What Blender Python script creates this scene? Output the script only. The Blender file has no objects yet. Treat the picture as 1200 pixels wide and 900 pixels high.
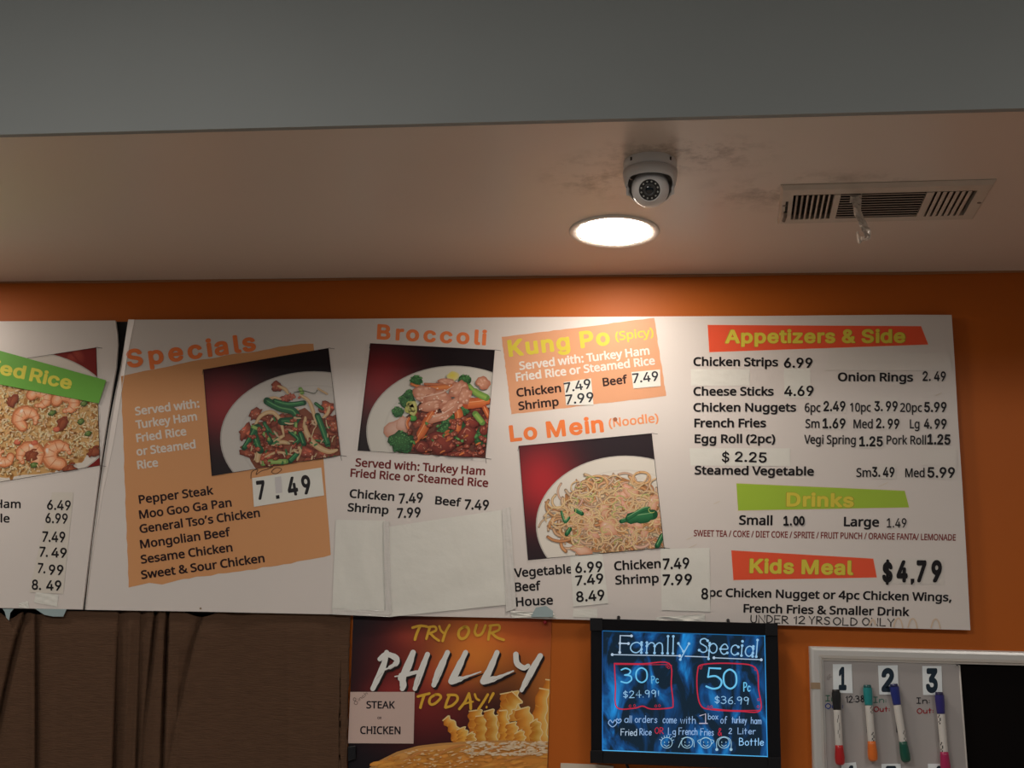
import bpy, math, random
from mathutils import Vector, Matrix
from mathutils.geometry import delaunay_2d_cdt

# ------------------------------------------------------------------ camera
SC = bpy.context.scene
F, PITCH, YAW, ROLL = 1405.0, math.radians(13.25), math.radians(6.77), math.radians(1.53)
DIST, EYE = 2.65, 1.60
CP = Vector((0.0, -DIST, EYE))
_f = Vector((-math.sin(YAW)*math.cos(PITCH), math.cos(YAW)*math.cos(PITCH), math.sin(PITCH)))
_r = Vector((math.cos(YAW), math.sin(YAW), 0)); _u = _r.cross(_f)
RT = _r*math.cos(ROLL) + _u*math.sin(ROLL)
UP = -_r*math.sin(ROLL) + _u*math.cos(ROLL)
cd = bpy.data.cameras.new('camera'); cam = bpy.data.objects.new('camera', cd)
SC.collection.objects.link(cam); SC.camera = cam
cd.sensor_width = 36.0; cd.lens = F/1200*36.0; cd.clip_start = 0.02
cam.matrix_world = Matrix(((RT.x, UP.x, -_f.x, CP.x), (RT.y, UP.y, -_f.y, CP.y), (RT.z, UP.z, -_f.z, CP.z), (0, 0, 0, 1)))

# ------------------------------------------------------------------ world, exposure
SC.view_settings.view_transform = 'Standard'; SC.view_settings.look = 'None'
SC.view_settings.gamma = 1.0; SC.view_settings.use_curve_mapping = False
SC.view_settings.exposure = 0.0
W = bpy.data.worlds.new('world'); SC.world = W; W.use_nodes = True
W.node_tree.nodes['Background'].inputs[0].default_value = (0.74, 0.90, 1.0, 1)
W.node_tree.nodes['Background'].inputs[1].default_value = 0.066
LAMP_POWER = 62.0
LAMP_COL = (1.0, 0.87, 0.75)

# unseen area lamps added as fill for the wall and bulkhead
def area(name, loc, size, power, col, aim):
    l = bpy.data.lights.new(name, 'AREA'); l.shape = 'RECTANGLE'; l.size, l.size_y = size
    l.energy = power; l.color = col
    o = bpy.data.objects.new(name, l); SC.collection.objects.link(o); o.location = loc
    o.rotation_euler = (Vector(aim)-Vector(loc)).to_track_quat('-Z', 'Y').to_euler()
    return o
area('room_fill_light', (-1.3, -2.5, 3.02), (1.2, 0.6), 34.0, (1.0, 0.93, 0.86), (-1.3, -2.5, 0))
area('room_fill_light', (1.5, -2.7, 3.02), (1.2, 0.6), 22.0, (1.0, 0.93, 0.86), (1.3, -2.7, 0))
area('room_fill_light', (-0.3, -4.9, 3.0), (1.4, 0.6), 1.0, (0.80, 0.93, 1.0), (-0.3, -0.8, 2.5))

# ------------------------------------------------------------------ helpers
def ray(px, py):
    return (_f*F + RT*(px-600) - UP*(py-450)).normalized()
def wp(px, py, y=0.0):                 # a point of the photograph put on the upright plane at depth y
    d = ray(px, py); t = (y-CP.y)/d.y; return CP + d*t
H = wp(600, 324.5).z                   # height of the lowered ceiling above the counter
def cpnt(px, py, drop=0.0):            # ... and on the lowered ceiling
    d = ray(px, py); t = (H-drop-CP.z)/d.z; return CP + d*t
SOF_Y = cpnt(600, 146).y               # front edge of the lowered ceiling

def lin(c):
    c = c/255.0
    return c/12.92 if c <= 0.04045 else ((c+0.055)/1.055)**2.4
def C(r, g, b, ref=None):              # colour of a thing: what was seen relative to white board seen under the same light
    if ref is None: return (lin(r), lin(g), lin(b))
    return tuple(min(0.9, max(0.004, 0.76*lin(v)/lin(w))) for v, w in zip((r, g, b), ref))

MATS = {}
def mat(name, col=(.8, .8, .8), rough=.5, metal=0.0, spec=.5, emit=None, estr=1.0, noise=0.0, nscale=20.0, bump=0.0, bscale=60.0, alpha=1.0, coat=0.0, stretch=None):
    if name in MATS: return MATS[name]
    m = bpy.data.materials.new(name); m.use_nodes = True; MATS[name] = m
    nt = m.node_tree; b = nt.nodes['Principled BSDF']
    b.inputs['Base Color'].default_value = (*col, 1); b.inputs['Roughness'].default_value = rough
    b.inputs['Metallic'].default_value = metal; b.inputs['Specular IOR Level'].default_value = spec
    b.inputs['Alpha'].default_value = alpha; b.inputs['Coat Weight'].default_value = coat
    if emit: b.inputs['Emission Color'].default_value = (*emit, 1); b.inputs['Emission Strength'].default_value = estr
    if noise or bump:
        tc = nt.nodes.new('ShaderNodeTexCoord'); src = tc.outputs['Object']
        if stretch:
            mp = nt.nodes.new('ShaderNodeMapping'); mp.inputs['Scale'].default_value = stretch
            nt.links.new(src, mp.inputs[0]); src = mp.outputs[0]
    if noise:
        n = nt.nodes.new('ShaderNodeTexNoise'); n.inputs['Scale'].default_value = nscale; n.inputs['Detail'].default_value = 6
        nt.links.new(src, n.inputs['Vector'])
        mx = nt.nodes.new('ShaderNodeMix'); mx.data_type = 'RGBA'
        mx.inputs['A'].default_value = (*[v*(1-noise) for v in col], 1); mx.inputs['B'].default_value = (*[min(1, v*(1+noise)) for v in col], 1)
        nt.links.new(n.outputs['Fac'], mx.inputs['Factor']); nt.links.new(mx.outputs['Result'], b.inputs['Base Color'])
    if bump:
        n2 = nt.nodes.new('ShaderNodeTexNoise'); n2.inputs['Scale'].default_value = bscale; n2.inputs['Detail'].default_value = 4
        nt.links.new(src, n2.inputs['Vector'])
        bp = nt.nodes.new('ShaderNodeBump'); bp.inputs['Strength'].default_value = bump; bp.inputs['Distance'].default_value = 0.004
        nt.links.new(n2.outputs['Fac'], bp.inputs['Height']); nt.links.new(bp.outputs[0], b.inputs['Normal'])
    return m
def attr_mat(name, rough=.4, emit=0.0, coat=0.0):
    if name in MATS: return MATS[name]
    m = bpy.data.materials.new(name); m.use_nodes = True; MATS[name] = m
    nt = m.node_tree; b = nt.nodes['Principled BSDF']; b.inputs['Roughness'].default_value = rough
    b.inputs['Coat Weight'].default_value = coat; b.inputs['Specular IOR Level'].default_value = .22
    a = nt.nodes.new('ShaderNodeAttribute'); a.attribute_name = 'ink'
    if emit:
        b.inputs['Base Color'].default_value = (.02, .02, .02, 1)
        nt.links.new(a.outputs['Color'], b.inputs['Emission Color']); b.inputs['Emission Strength'].default_value = emit
    else: nt.links.new(a.outputs['Color'], b.inputs['Base Color'])
    return m

def add(name, verts, faces, m, parent=None, loc=None, smooth=False, cols=None):
    base = parent['_w'] if parent is not None else None
    if loc is None: loc = Vector(base) if base is not None else Vector((0, 0, 0))
    loc = Vector(loc)
    me = bpy.data.meshes.new(name); me.from_pydata([tuple(Vector(v)-loc) for v in verts], [], faces); me.update()
    if cols is not None:
        a = me.color_attributes.new('ink', 'FLOAT_COLOR', 'POINT')
        buf = []
        for c in cols: buf.extend((c[0], c[1], c[2], 1.0))
        a.data.foreach_set('color', buf)
    if m is not None: me.materials.append(m)
    if smooth: me.polygons.foreach_set('use_smooth', [True]*len(me.polygons))
    o = bpy.data.objects.new(name, me); SC.collection.objects.link(o)
    o['_w'] = tuple(loc)
    if parent is not None:
        o.parent = parent; o.location = loc-Vector(base)
    else: o.location = loc
    return o
def thing(name, label, cat, loc, group=None):
    o = bpy.data.objects.new(name, None); SC.collection.objects.link(o); o.location = loc; o['_w'] = tuple(loc)
    o.empty_display_size = .02
    return tag(o, label, cat, group)
def tag(o, label, cat, group=None):
    o['label'] = label; o['category'] = cat
    if group: o['group'] = group
    return o
def struct(o): o['kind'] = 'structure'; return o

class MB:                               # collects solids
    def __init__(s): s.v = []; s.f = []
    def put(s, vs, fs):
        n = len(s.v); s.v += [Vector(v) for v in vs]; s.f += [tuple(i+n for i in f) for f in fs]; return s
    def box(s, a, b):
        x0, y0, z0 = a; x1, y1, z1 = b
        return s.put([(x0,y0,z0),(x1,y0,z0),(x1,y1,z0),(x0,y1,z0),(x0,y0,z1),(x1,y0,z1),(x1,y1,z1),(x0,y1,z1)],
              [(0,3,2,1),(4,5,6,7),(0,1,5,4),(1,2,6,5),(2,3,7,6),(3,0,4,7)])
    def hexa(s, a, b):                  # two quads joined
        return s.put(list(a)+list(b), [(0,3,2,1),(4,5,6,7),(0,1,5,4),(1,2,6,5),(2,3,7,6),(3,0,4,7)])
    def prism(s, front, back):
        n = len(front)
        return s.put(list(front)+list(back), [tuple(range(n)), tuple(range(2*n-1, n-1, -1))]+[(i, n+i, n+(i+1)%n, (i+1)%n) for i in range(n)])
    def lathe(s, c, axis, prof, n=32, cap0=False, cap1=False):   # prof: (distance along axis, radius)
        axis = Vector(axis).normalized(); e = axis.orthogonal().normalized(); g = axis.cross(e)
        vs = []; fs = []
        for h, r in prof:
            for i in range(n):
                a = 2*math.pi*i/n; vs.append(Vector(c)+axis*h+(e*math.cos(a)+g*math.sin(a))*r)
        for k in range(len(prof)-1):
            for i in range(n):
                j = (i+1) % n; fs.append((k*n+i, k*n+j, (k+1)*n+j, (k+1)*n+i))
        if cap0: fs.append(tuple(range(n-1, -1, -1)))
        if cap1: fs.append(tuple(range((len(prof)-1)*n, len(prof)*n)))
        return s.put(vs, fs)
    def tube(s, pts, r, n=8):
        pts = [Vector(p) for p in pts]; vs = []; fs = []
        for k, p in enumerate(pts):
            d = (pts[min(k+1, len(pts)-1)]-pts[max(k-1, 0)]).normalized(); e = d.orthogonal().normalized(); g = d.cross(e)
            rr = r[k] if isinstance(r, (list, tuple)) else r
            for i in range(n):
                a = 2*math.pi*i/n; vs.append(p+(e*math.cos(a)+g*math.sin(a))*rr)
        for k in range(len(pts)-1):
            for i in range(n):
                j = (i+1) % n; fs.append((k*n+i, k*n+j, (k+1)*n+j, (k+1)*n+i))
        fs.append(tuple(range(n-1, -1, -1))); fs.append(tuple(range((len(pts)-1)*n, len(pts)*n)))
        return s.put(vs, fs)
    def grid(s, fn, nu, nv):
        vs = [fn(i/nu, j/nv) for j in range(nv+1) for i in range(nu+1)]
        w = nu+1
        return s.put(vs, [(j*w+i, j*w+i+1, (j+1)*w+i+1, (j+1)*w+i) for j in range(nv) for i in range(nu)])
    def build(s, name, m, parent=None, loc=None, smooth=False): return add(name, s.v, s.f, m, parent, loc, smooth)

def slab(name, outline, yf, yb, m, parent=None, loc=None):
    fr = [wp(x, y, yf) for x, y in outline]; bk = [Vector((p.x, yb, p.z)) for p in fr]
    return MB().prism(fr, bk).build(name, m, parent, loc)

def bev(o, w, seg=2):
    b = o.modifiers.new('bevel', 'BEVEL'); b.width = w; b.segments = seg; b.limit_method = 'ANGLE'; b.angle_limit = math.radians(40); return o

# ------------------------------------------------------------------ flat print: shapes laid one over another on a sheet
_tc = {}; _gc = {}
def glyph(ch, face):
    if (ch, face) not in _gc:
        parts = TYPE[face][ch]; adv = parts[0]/1000
        loops = [[(p[i]/1000, p[i+1]/1000) for i in range(0, len(p), 2)] for p in parts[1:]]
        if ch == '\u2019': loops = [[(x/1000, y/1000+.60) for x, y in zip(TYPE[face][','][1][::2], TYPE[face][','][1][1::2])]]; adv = .24
        pts = []; cons = []
        for l in loops: n = len(pts); pts += [Vector(q) for q in l]; cons += [(n+k, n+(k+1) % len(l)) for k in range(len(l))]
        cv, _, cf, *_rest = delaunay_2d_cdt(pts, cons, [], 0, 1e-5)
        flat = [(q.x, q.y) for q in cv]; tris = []
        for f in cf:                                        # keep what lies inside by winding number
            x = sum(flat[k][0] for k in f)/len(f); y = sum(flat[k][1] for k in f)/len(f); wn = 0
            for l in loops:
                for k in range(len(l)):
                    a, b = l[k-1], l[k]
                    if (a[1] > y) != (b[1] > y) and x < (b[0]-a[0])*(y-a[1])/(b[1]-a[1])+a[0]: wn += 1 if b[1] > a[1] else -1
            if wn:
                s_ = sum(flat[f[k-1]][0]*flat[f[k]][1]-flat[f[k]][0]*flat[f[k-1]][1] for k in range(len(f)))
                tris.append(tuple(f) if s_ > 0 else tuple(f)[::-1])
        cnt = {}
        for f in tris:
            for k in range(len(f)): cnt[(f[k-1], f[k])] = 1
        ed = [e for e in cnt if (e[1], e[0]) not in cnt]
        _gc[(ch, face)] = (adv, flat, tris, ed)
    return _gc[(ch, face)]
KERN = {'Tu': -.075, 'Te': -.08, 'Ts': -.08, 'Ve': -.03, 'We': -.02, 'Wi': -.02, 'Fr': -.02, 'r,': -.05, '7.': -.06, 'TA': -.06, 'AT': -.04}
def glyphs(s, sp, face):
    k = (s, sp, face)
    if k not in _tc:
        x = 0.0; V_ = []; F_ = []; E_ = []
        for i, ch in enumerate(s):
            if ch == ' ': x += .24*sp; continue
            adv, vs, fs, ed = glyph(ch, face); n = len(V_)
            V_ += [(a+x, b) for a, b in vs]; F_ += [tuple(j+n for j in f) for f in fs]; E_ += [(a+n, b+n) for a, b in ed]
            x += adv*sp+KERN.get(s[i:i+2], 0)
        _tc[k] = (V_, F_, E_)
    return _tc[k]

def catmull(p, n=5):
    if len(p) < 3: return list(p)
    out = []; closed = p[0] == p[-1]
    for i in range(len(p)-1):
        a = p[i-1] if i > 0 else (p[-2] if closed else p[0]); b = p[i]; c = p[i+1]
        d = p[i+2] if i+2 < len(p) else (p[1] if closed else p[-1])
        for k in range(n):
            t = k/n
            out.append(tuple(.5*((2*b[q])+(-a[q]+c[q])*t+(2*a[q]-5*b[q]+4*c[q]-d[q])*t*t+(-a[q]+3*b[q]-3*c[q]+d[q])*t**3) for q in (0, 1)))
    out.append(p[-1]); return out

class Art:
    def __init__(s, y, clip=None, P=None, step=8e-6, split=True): s.step = step; s.split = split; s.cuts = []; s.y = y; s.d = 0.0; s.v = []; s.f = []; s.c = []; s.clip = clip; s.P = P or (lambda x, y: (x, y))
    def layer(s): s.d += s.step
    def cut(s):
        if s.v and (not s.cuts or s.cuts[-1][0] != len(s.v)): s.cuts.append((len(s.v), len(s.f)))
    def emit(s, pts, cols, faces):
        if s.clip is None:
            n = len(s.v)
            for p in pts: s.v.append(wp(p[0], p[1], s.y-s.d))
            s.c += cols; s.f += [tuple(i+n for i in f) for f in faces]; return
        for f in faces:
            poly = [(*pts[i], *cols[i]) for i in f]
            q = s.clip; m = len(q)
            for i in range(m):
                ax, ay = q[i]; bx, by = q[(i+1) % m]
                side = lambda p: (bx-ax)*(p[1]-ay)-(by-ay)*(p[0]-ax)
                out = []
                for k in range(len(poly)):
                    a = poly[k]; b = poly[(k+1) % len(poly)]; sa, sb = side(a), side(b)
                    if sa >= 0: out.append(a)
                    if (sa >= 0) != (sb >= 0):
                        t = sa/(sa-sb); out.append(tuple(u+(w-u)*t for u, w in zip(a, b)))
                poly = out
                if len(poly) < 3: break
            if len(poly) < 3: continue
            n = len(s.v)
            for p in poly: s.v.append(wp(p[0], p[1], s.y-s.d)); s.c.append(p[2:5])
            s.f.append(tuple(range(n, n+len(poly))))
    def poly(s, pts, col):
        s.layer(); pts = [s.P(*p) for p in pts]
        if s.clip is None: s.emit(pts, [col]*len(pts), [tuple(range(len(pts)))])
        else:
            c = (sum(p[0] for p in pts)/len(pts), sum(p[1] for p in pts)/len(pts)); n = len(pts)
            s.emit([c]+pts, [col]*(n+1), [(0, i+1, (i+1) % n+1) for i in range(n)])
    def blob(s, cx, cy, rx, ry, ci, ce, rot=0.0, rough=.15, n=14, hl=None):
        s.layer(); ca, sa = math.cos(rot), math.sin(rot); pts = []
        mid = []
        for i in range(n):
            a = 2*math.pi*i/n; k = 1+random.uniform(-rough, rough)
            x, y = rx*k*math.cos(a), ry*k*math.sin(a)
            pts.append(s.P(cx+x*ca-y*sa, cy+x*sa+y*ca)); mid.append(s.P(cx+.6*(x*ca-y*sa)-.1*rx, cy+.6*(x*sa+y*ca)-.15*ry))
        cm = tuple(.6*a+.4*b for a, b in zip(ci, ce))
        c0 = s.P(cx-.12*rx, cy-.18*ry)
        s.emit([c0]+mid+pts, [ci]+[cm]*n+[ce]*n, [(0, i+1, (i+1) % n+1) for i in range(n)]+[(i+1, n+i+1, n+(i+1) % n+1, (i+1) % n+1) for i in range(n)])
        if hl: s.blob(cx-.25*rx, cy-.3*ry, rx*.25, ry*.18, hl, cm, rot, .3, 7)
    def ribbon(s, pts, w, ci, ce=None, taper=False, smooth=True, caps=True):
        s.layer(); ce = ce or ci
        p = catmull(pts) if smooth else list(pts)
        p = [s.P(*q) for q in p]; n = len(p); vs = []; cs = []; fs = []
        for i in range(n):
            a = p[max(i-1, 0)]; b = p[min(i+1, n-1)]; dx, dy = b[0]-a[0], b[1]-a[1]; l = math.hypot(dx, dy) or 1
            ww = w[min(int(i/n*len(w)), len(w)-1)] if isinstance(w, (list, tuple)) else w
            if taper: ww *= max(.25, math.sin(math.pi*(i+.5)/n)**.5)
            nx, ny = -dy/l*ww/2, dx/l*ww/2
            vs += [(p[i][0]+nx, p[i][1]+ny), p[i], (p[i][0]-nx, p[i][1]-ny)]; cs += [ce, ci, ce]
        for i in range(n-1):
            fs += [(3*i, 3*i+3, 3*i+4, 3*i+1), (3*i+1, 3*i+4, 3*i+5, 3*i+2)]
        s.emit(vs, cs, fs)
        if caps and not taper:
            if smooth or n == 2:
                for q, o, ww in ((p[0], p[1], w[0] if isinstance(w, (list, tuple)) else w), (p[-1], p[-2], w[-1] if isinstance(w, (list, tuple)) else w)):
                    a0 = math.atan2(q[1]-o[1], q[0]-o[0])-math.pi/2
                    s.emit([(q[0]+ww/2*math.cos(a0+math.pi*t/6), q[1]+ww/2*math.sin(a0+math.pi*t/6)) for t in range(7)], [ce]*7, [tuple(range(7))])
            else:
                s.layer()
                for q in p: s.disc(q, (w[0] if isinstance(w, (list, tuple)) else w)/2, ce)
    def disc(s, q, r, col, n=8):
        s.emit([(q[0]+r*math.cos(2*math.pi*i/n), q[1]+r*math.sin(2*math.pi*i/n)) for i in range(n)], [col]*n, [tuple(range(n))])
    def gradient(s, quad, fn, nu=24, nv=24):
        s.layer(); (a, b, c, d) = quad; vs = []; cs = []
        for j in range(nv+1):
            for i in range(nu+1):
                u, v = i/nu, j/nv
                x = (a[0]*(1-u)+b[0]*u)*(1-v)+(d[0]*(1-u)+c[0]*u)*v; y = (a[1]*(1-u)+b[1]*u)*(1-v)+(d[1]*(1-u)+c[1]*u)*v
                vs.append((x, y)); cs.append(fn(x, y))
        w = nu+1
        s.emit(vs, cs, [(j*w+i, j*w+i+1, (j+1)*w+i+1, (j+1)*w+i) for j in range(nv) for i in range(nu)])
    def text(s, t, p0, p1, h, col, off=.012, rnd=0.0, slant=0.0, sp=1.0, face=None):
        if s.split: s.cut()
        s.layer(); face = face or ('t' if sp > 1.001 or not any(c.isalpha() for c in t) else 'b'); vs, fs, ed = glyphs(t, sp, face); rnd = rnd+off+(.014 if face == 'b' else .004)
        x0 = min(v[0] for v in vs)-rnd; x1 = max(v[0] for v in vs)+rnd
        L = math.hypot(p1[0]-p0[0], p1[1]-p0[1]); ux, uy = (p1[0]-p0[0])/L, (p1[1]-p0[1])/L
        sx = L/(x1-x0); sy = h/(.70+2*rnd)
        def M(x, y):
            X = (x-x0+slant*y)*sx; Y = (y+rnd)*sy
            return s.P(p0[0]+ux*X+uy*Y, p0[1]+uy*X-ux*Y)
        if rnd:
            nrm = {}; nxt = dict(ed); d0 = s.d
            for a, b in ed:
                (ax, ay), (bx, by) = vs[a], vs[b]; l = math.hypot(bx-ax, by-ay) or 1e-9; nrm[a] = ((by-ay)/l*rnd, -(bx-ax)/l*rnd)
            for k, (a, b) in enumerate(ed):
                n0 = nrm[a]; n1 = nrm.get(b, n0); s.d = d0+s.step*.5*(k % 3)
                A_, B_ = vs[a], vs[b]
                s.emit([M(*A_), M(A_[0]+n0[0], A_[1]+n0[1]), M(B_[0]+n0[0], B_[1]+n0[1]), M(*B_)], [col]*4, [(0, 1, 2, 3)])
                if n0[0]*n1[1]-n0[1]*n1[0] > 1e-9:          # convex corner: round join
                    a0 = math.atan2(n0[1], n0[0]); da = (math.atan2(n1[1], n1[0])-a0) % (2*math.pi); q = max(1, int(da/.7))
                    arc = [M(B_[0]+rnd*math.cos(a0+da*t/q), B_[1]+rnd*math.sin(a0+da*t/q)) for t in range(q+1)]
                    s.emit([M(*B_)]+arc, [col]*(q+2), [tuple(range(q+2))])
            s.d = d0+s.step*1.8
        s.emit([M(*v) for v in vs], [col]*len(vs), fs)
    def hand(s, t, p0, p1, h, w, col, dots=0.0, slant=0.0, jit=0.0, taper=False):
        s.cut(); x = 0.0; strokes = []
        for ch in t:
            if ch == ' ': x += 4; continue
            g = GL.get(ch); mx = 0; jy = random.uniform(-jit, jit)
            for part in g.split('|'):
                sm = part.startswith('~'); pts = [tuple(float(q) for q in k.split(',')) for k in part.lstrip('~').split()]
                mx = max(mx, max(q[0] for q in pts)); strokes.append((sm, [(x+a, b+jy) for a, b in pts]))
            x += mx+2.4
        W_ = max(x-2.4, 1.0); L = math.hypot(p1[0]-p0[0], p1[1]-p0[1]); ux, uy = (p1[0]-p0[0])/L, (p1[1]-p0[1])/L
        for sm, pts in strokes:
            q = [(p0[0]+ux*(a+slant*b)*L/W_+uy*b*h/10, p0[1]+uy*(a+slant*b)*L/W_-ux*b*h/10) for a, b in pts]
            if len(q) == 1: q = [q[0], (q[0][0]+.1, q[0][1]+.1)]
            s.ribbon(q, w, col, smooth=sm and len(q) > 2, taper=taper)
            if dots:
                for e in (q[0], q[-1]): s.disc(s.P(*e), dots, col, 10)
    def build(s, name, parent, m=None, label=None):
        v0 = f0 = 0
        for v1, f1 in s.cuts+[(len(s.v), len(s.f))]:
            if v1 > v0: o = add(name, s.v[v0:v1], [tuple(i-v0 for i in f) for f in s.f[f0:f1]], m or attr_mat('printed_ink'), parent, cols=s.c[v0:v1])
            v0, f0 = v1, f1
        if label: o['label'] = label
        return o

GL = {'A':'0,0 3,10 6,0|1,4 5,4','B':'0,0 0,10|~0,10 3,9.8 4.6,8 3.6,6 0,5.4|~0,5.4 4,5.2 6,3 4.5,.6 0,0','C':'~6,8.5 4,10 1.5,9 0,5 1.5,1 4,0 6,1.5',
'D':'0,0 0,10|~0,10 3,9.3 5.5,6 5,2.4 2.8,.5 0,0','E':'5.5,10 0,10 0,0 5.5,0|0,5 4.5,5','F':'6,10 0,10 0,0|0,5.4 4.5,5.4','H':'0,0 0,10|6,0 6,10|0,5 6,5',
'I':'0,0 4,0|2,0 2,10|0,10 4,10','L':'0,10 0,0 5,0','N':'0,0 0,10 6,0 6,10','O':'~3,10 0,7 0,3 3,0 6,3 6,7 3,10','P':'0,0 0,10|~0,10 4,9.8 5.6,7.5 4,5 0,4.6',
'R':'0,0 0,10|~0,10 4,9.6 5.2,7.5 3.6,5.4 0,5|1,5 6,0','S':'~5.6,8.6 3.5,10 .8,9 .6,6.6 3,5.2 5.3,3.6 5,1 2.6,0 0,1.4','T':'0,10 6,10|3,10 3,0','U':'~0,10 0,3 2.5,0 5.2,2 5.6,10',
'Y':'0,10 3,5 6,10|3,5 3,0','M':'0,0 0,10 4,3 8,10 8,0',
'a':'~5,4.6 3,6 .8,5 0,2.6 1,.5 3,0 5,2|5,6 5,0','b':'0,10 0,0|~0,4 2.5,6 5,4.6 5,1.4 2.5,0 0,1.5','c':'~4.6,5 2.6,6 .4,4.6 .2,1.6 2.2,0 4.6,1','d':'5,10 5,0|~5,4.6 3,6 .6,5 .2,1.5 2.6,0 5,1.6',
'e':'~.2,3 4.8,3.4 4,5.6 2.2,6 .4,4 .4,1.6 2.4,0 4.8,1','f':'~4,9.4 2.6,10 1.6,8.4 1.5,0|0,5.8 3.6,5.8','g':'~4.6,4.8 2.6,6 .4,4.4 .6,1.6 3,.8 4.6,2.4|~4.7,6 4.7,-1.6 3,-3.2 .6,-2.4','h':'0,10 0,0|~0,4 2,6 4.4,5 4.6,0',
'i':'0,6 0,0|0,8.6','k':'0,10 0,0|4,6 0,2.6|1.3,3.6 4.4,0','l':'0,10 0,0','m':'0,6 0,0|~0,4 1.8,6 3.4,5 3.6,0|~3.6,4 5.4,6 7,5 7.2,0','n':'0,6 0,0|~0,4 2,6 4.4,5 4.6,0',
'o':'~2.5,6 .3,4.4 .3,1.5 2.5,0 4.7,1.5 4.7,4.4 2.5,6','p':'0,6 0,-3.4|~0,4.6 2.5,6 4.8,4.4 4.6,1.4 2.4,.2 0,1.6','r':'0,6 0,0|~0,3.8 1.4,5.6 3.4,5.8','s':'~4,5 2.2,6 .4,4.8 2,3.2 4,1.8 2.4,0 0,.8',
't':'1.6,9 1.6,0|0,6 3.6,6','u':'~0,6 .2,1.5 2.2,0 4.4,2|4.6,6 4.6,0','w':'0,6 1.6,0 3.4,5 5,0 6.8,6','x':'0,6 4.4,0|4.4,6 0,0','y':'0,6 2.3,1.4|4.8,6 1,-3.4',
'0':'~3,10 .4,7.6 .4,2.4 3,0 5.6,2.4 5.6,7.6 3,10','1':'0,8 2,10 2,0','2':'~.3,8 2.6,10 5,8.4 4.4,5.6 0,0|0,0 5.6,0','3':'~.3,9 2.6,10 5,8.4 4.2,6 2,5.4|~2,5.4 5,4.6 5.4,2 3,0 0,1',
'4':'4,0 4,10 0,3.6 6,3.6','5':'5,10 .8,10 .5,5.6|~.5,5.6 3.4,6.2 5.6,4 5,1 2.6,0 0,1','6':'~4.6,9.6 1.6,7 .3,3 1.4,.4 4,.2 5.2,2.6 3.8,5 1,4.2','8':'~3,5.4 .8,7.6 3,10 5,7.6 3,5.4 .4,2.6 3,0 5.6,2.6 3,5.4',
'9':'~5,7.6 3,5 .6,6.4 .8,9 3,10 5,8.4 5.2,7 4.4,0','$':'~5,8 3,9.2 .8,8 1,6 3,5.2 5,4 4.6,1.8 2.6,1 .4,2.2|2.8,10.6 2.8,-.4','.':'0,.4','!':'0,10 0,3|0,.4',':':'0,5|0,1.4','&':'~6,0 1.4,7 2.4,10 4.2,8 .4,3.4 1,.4 3,0 5.6,3.6'}

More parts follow.
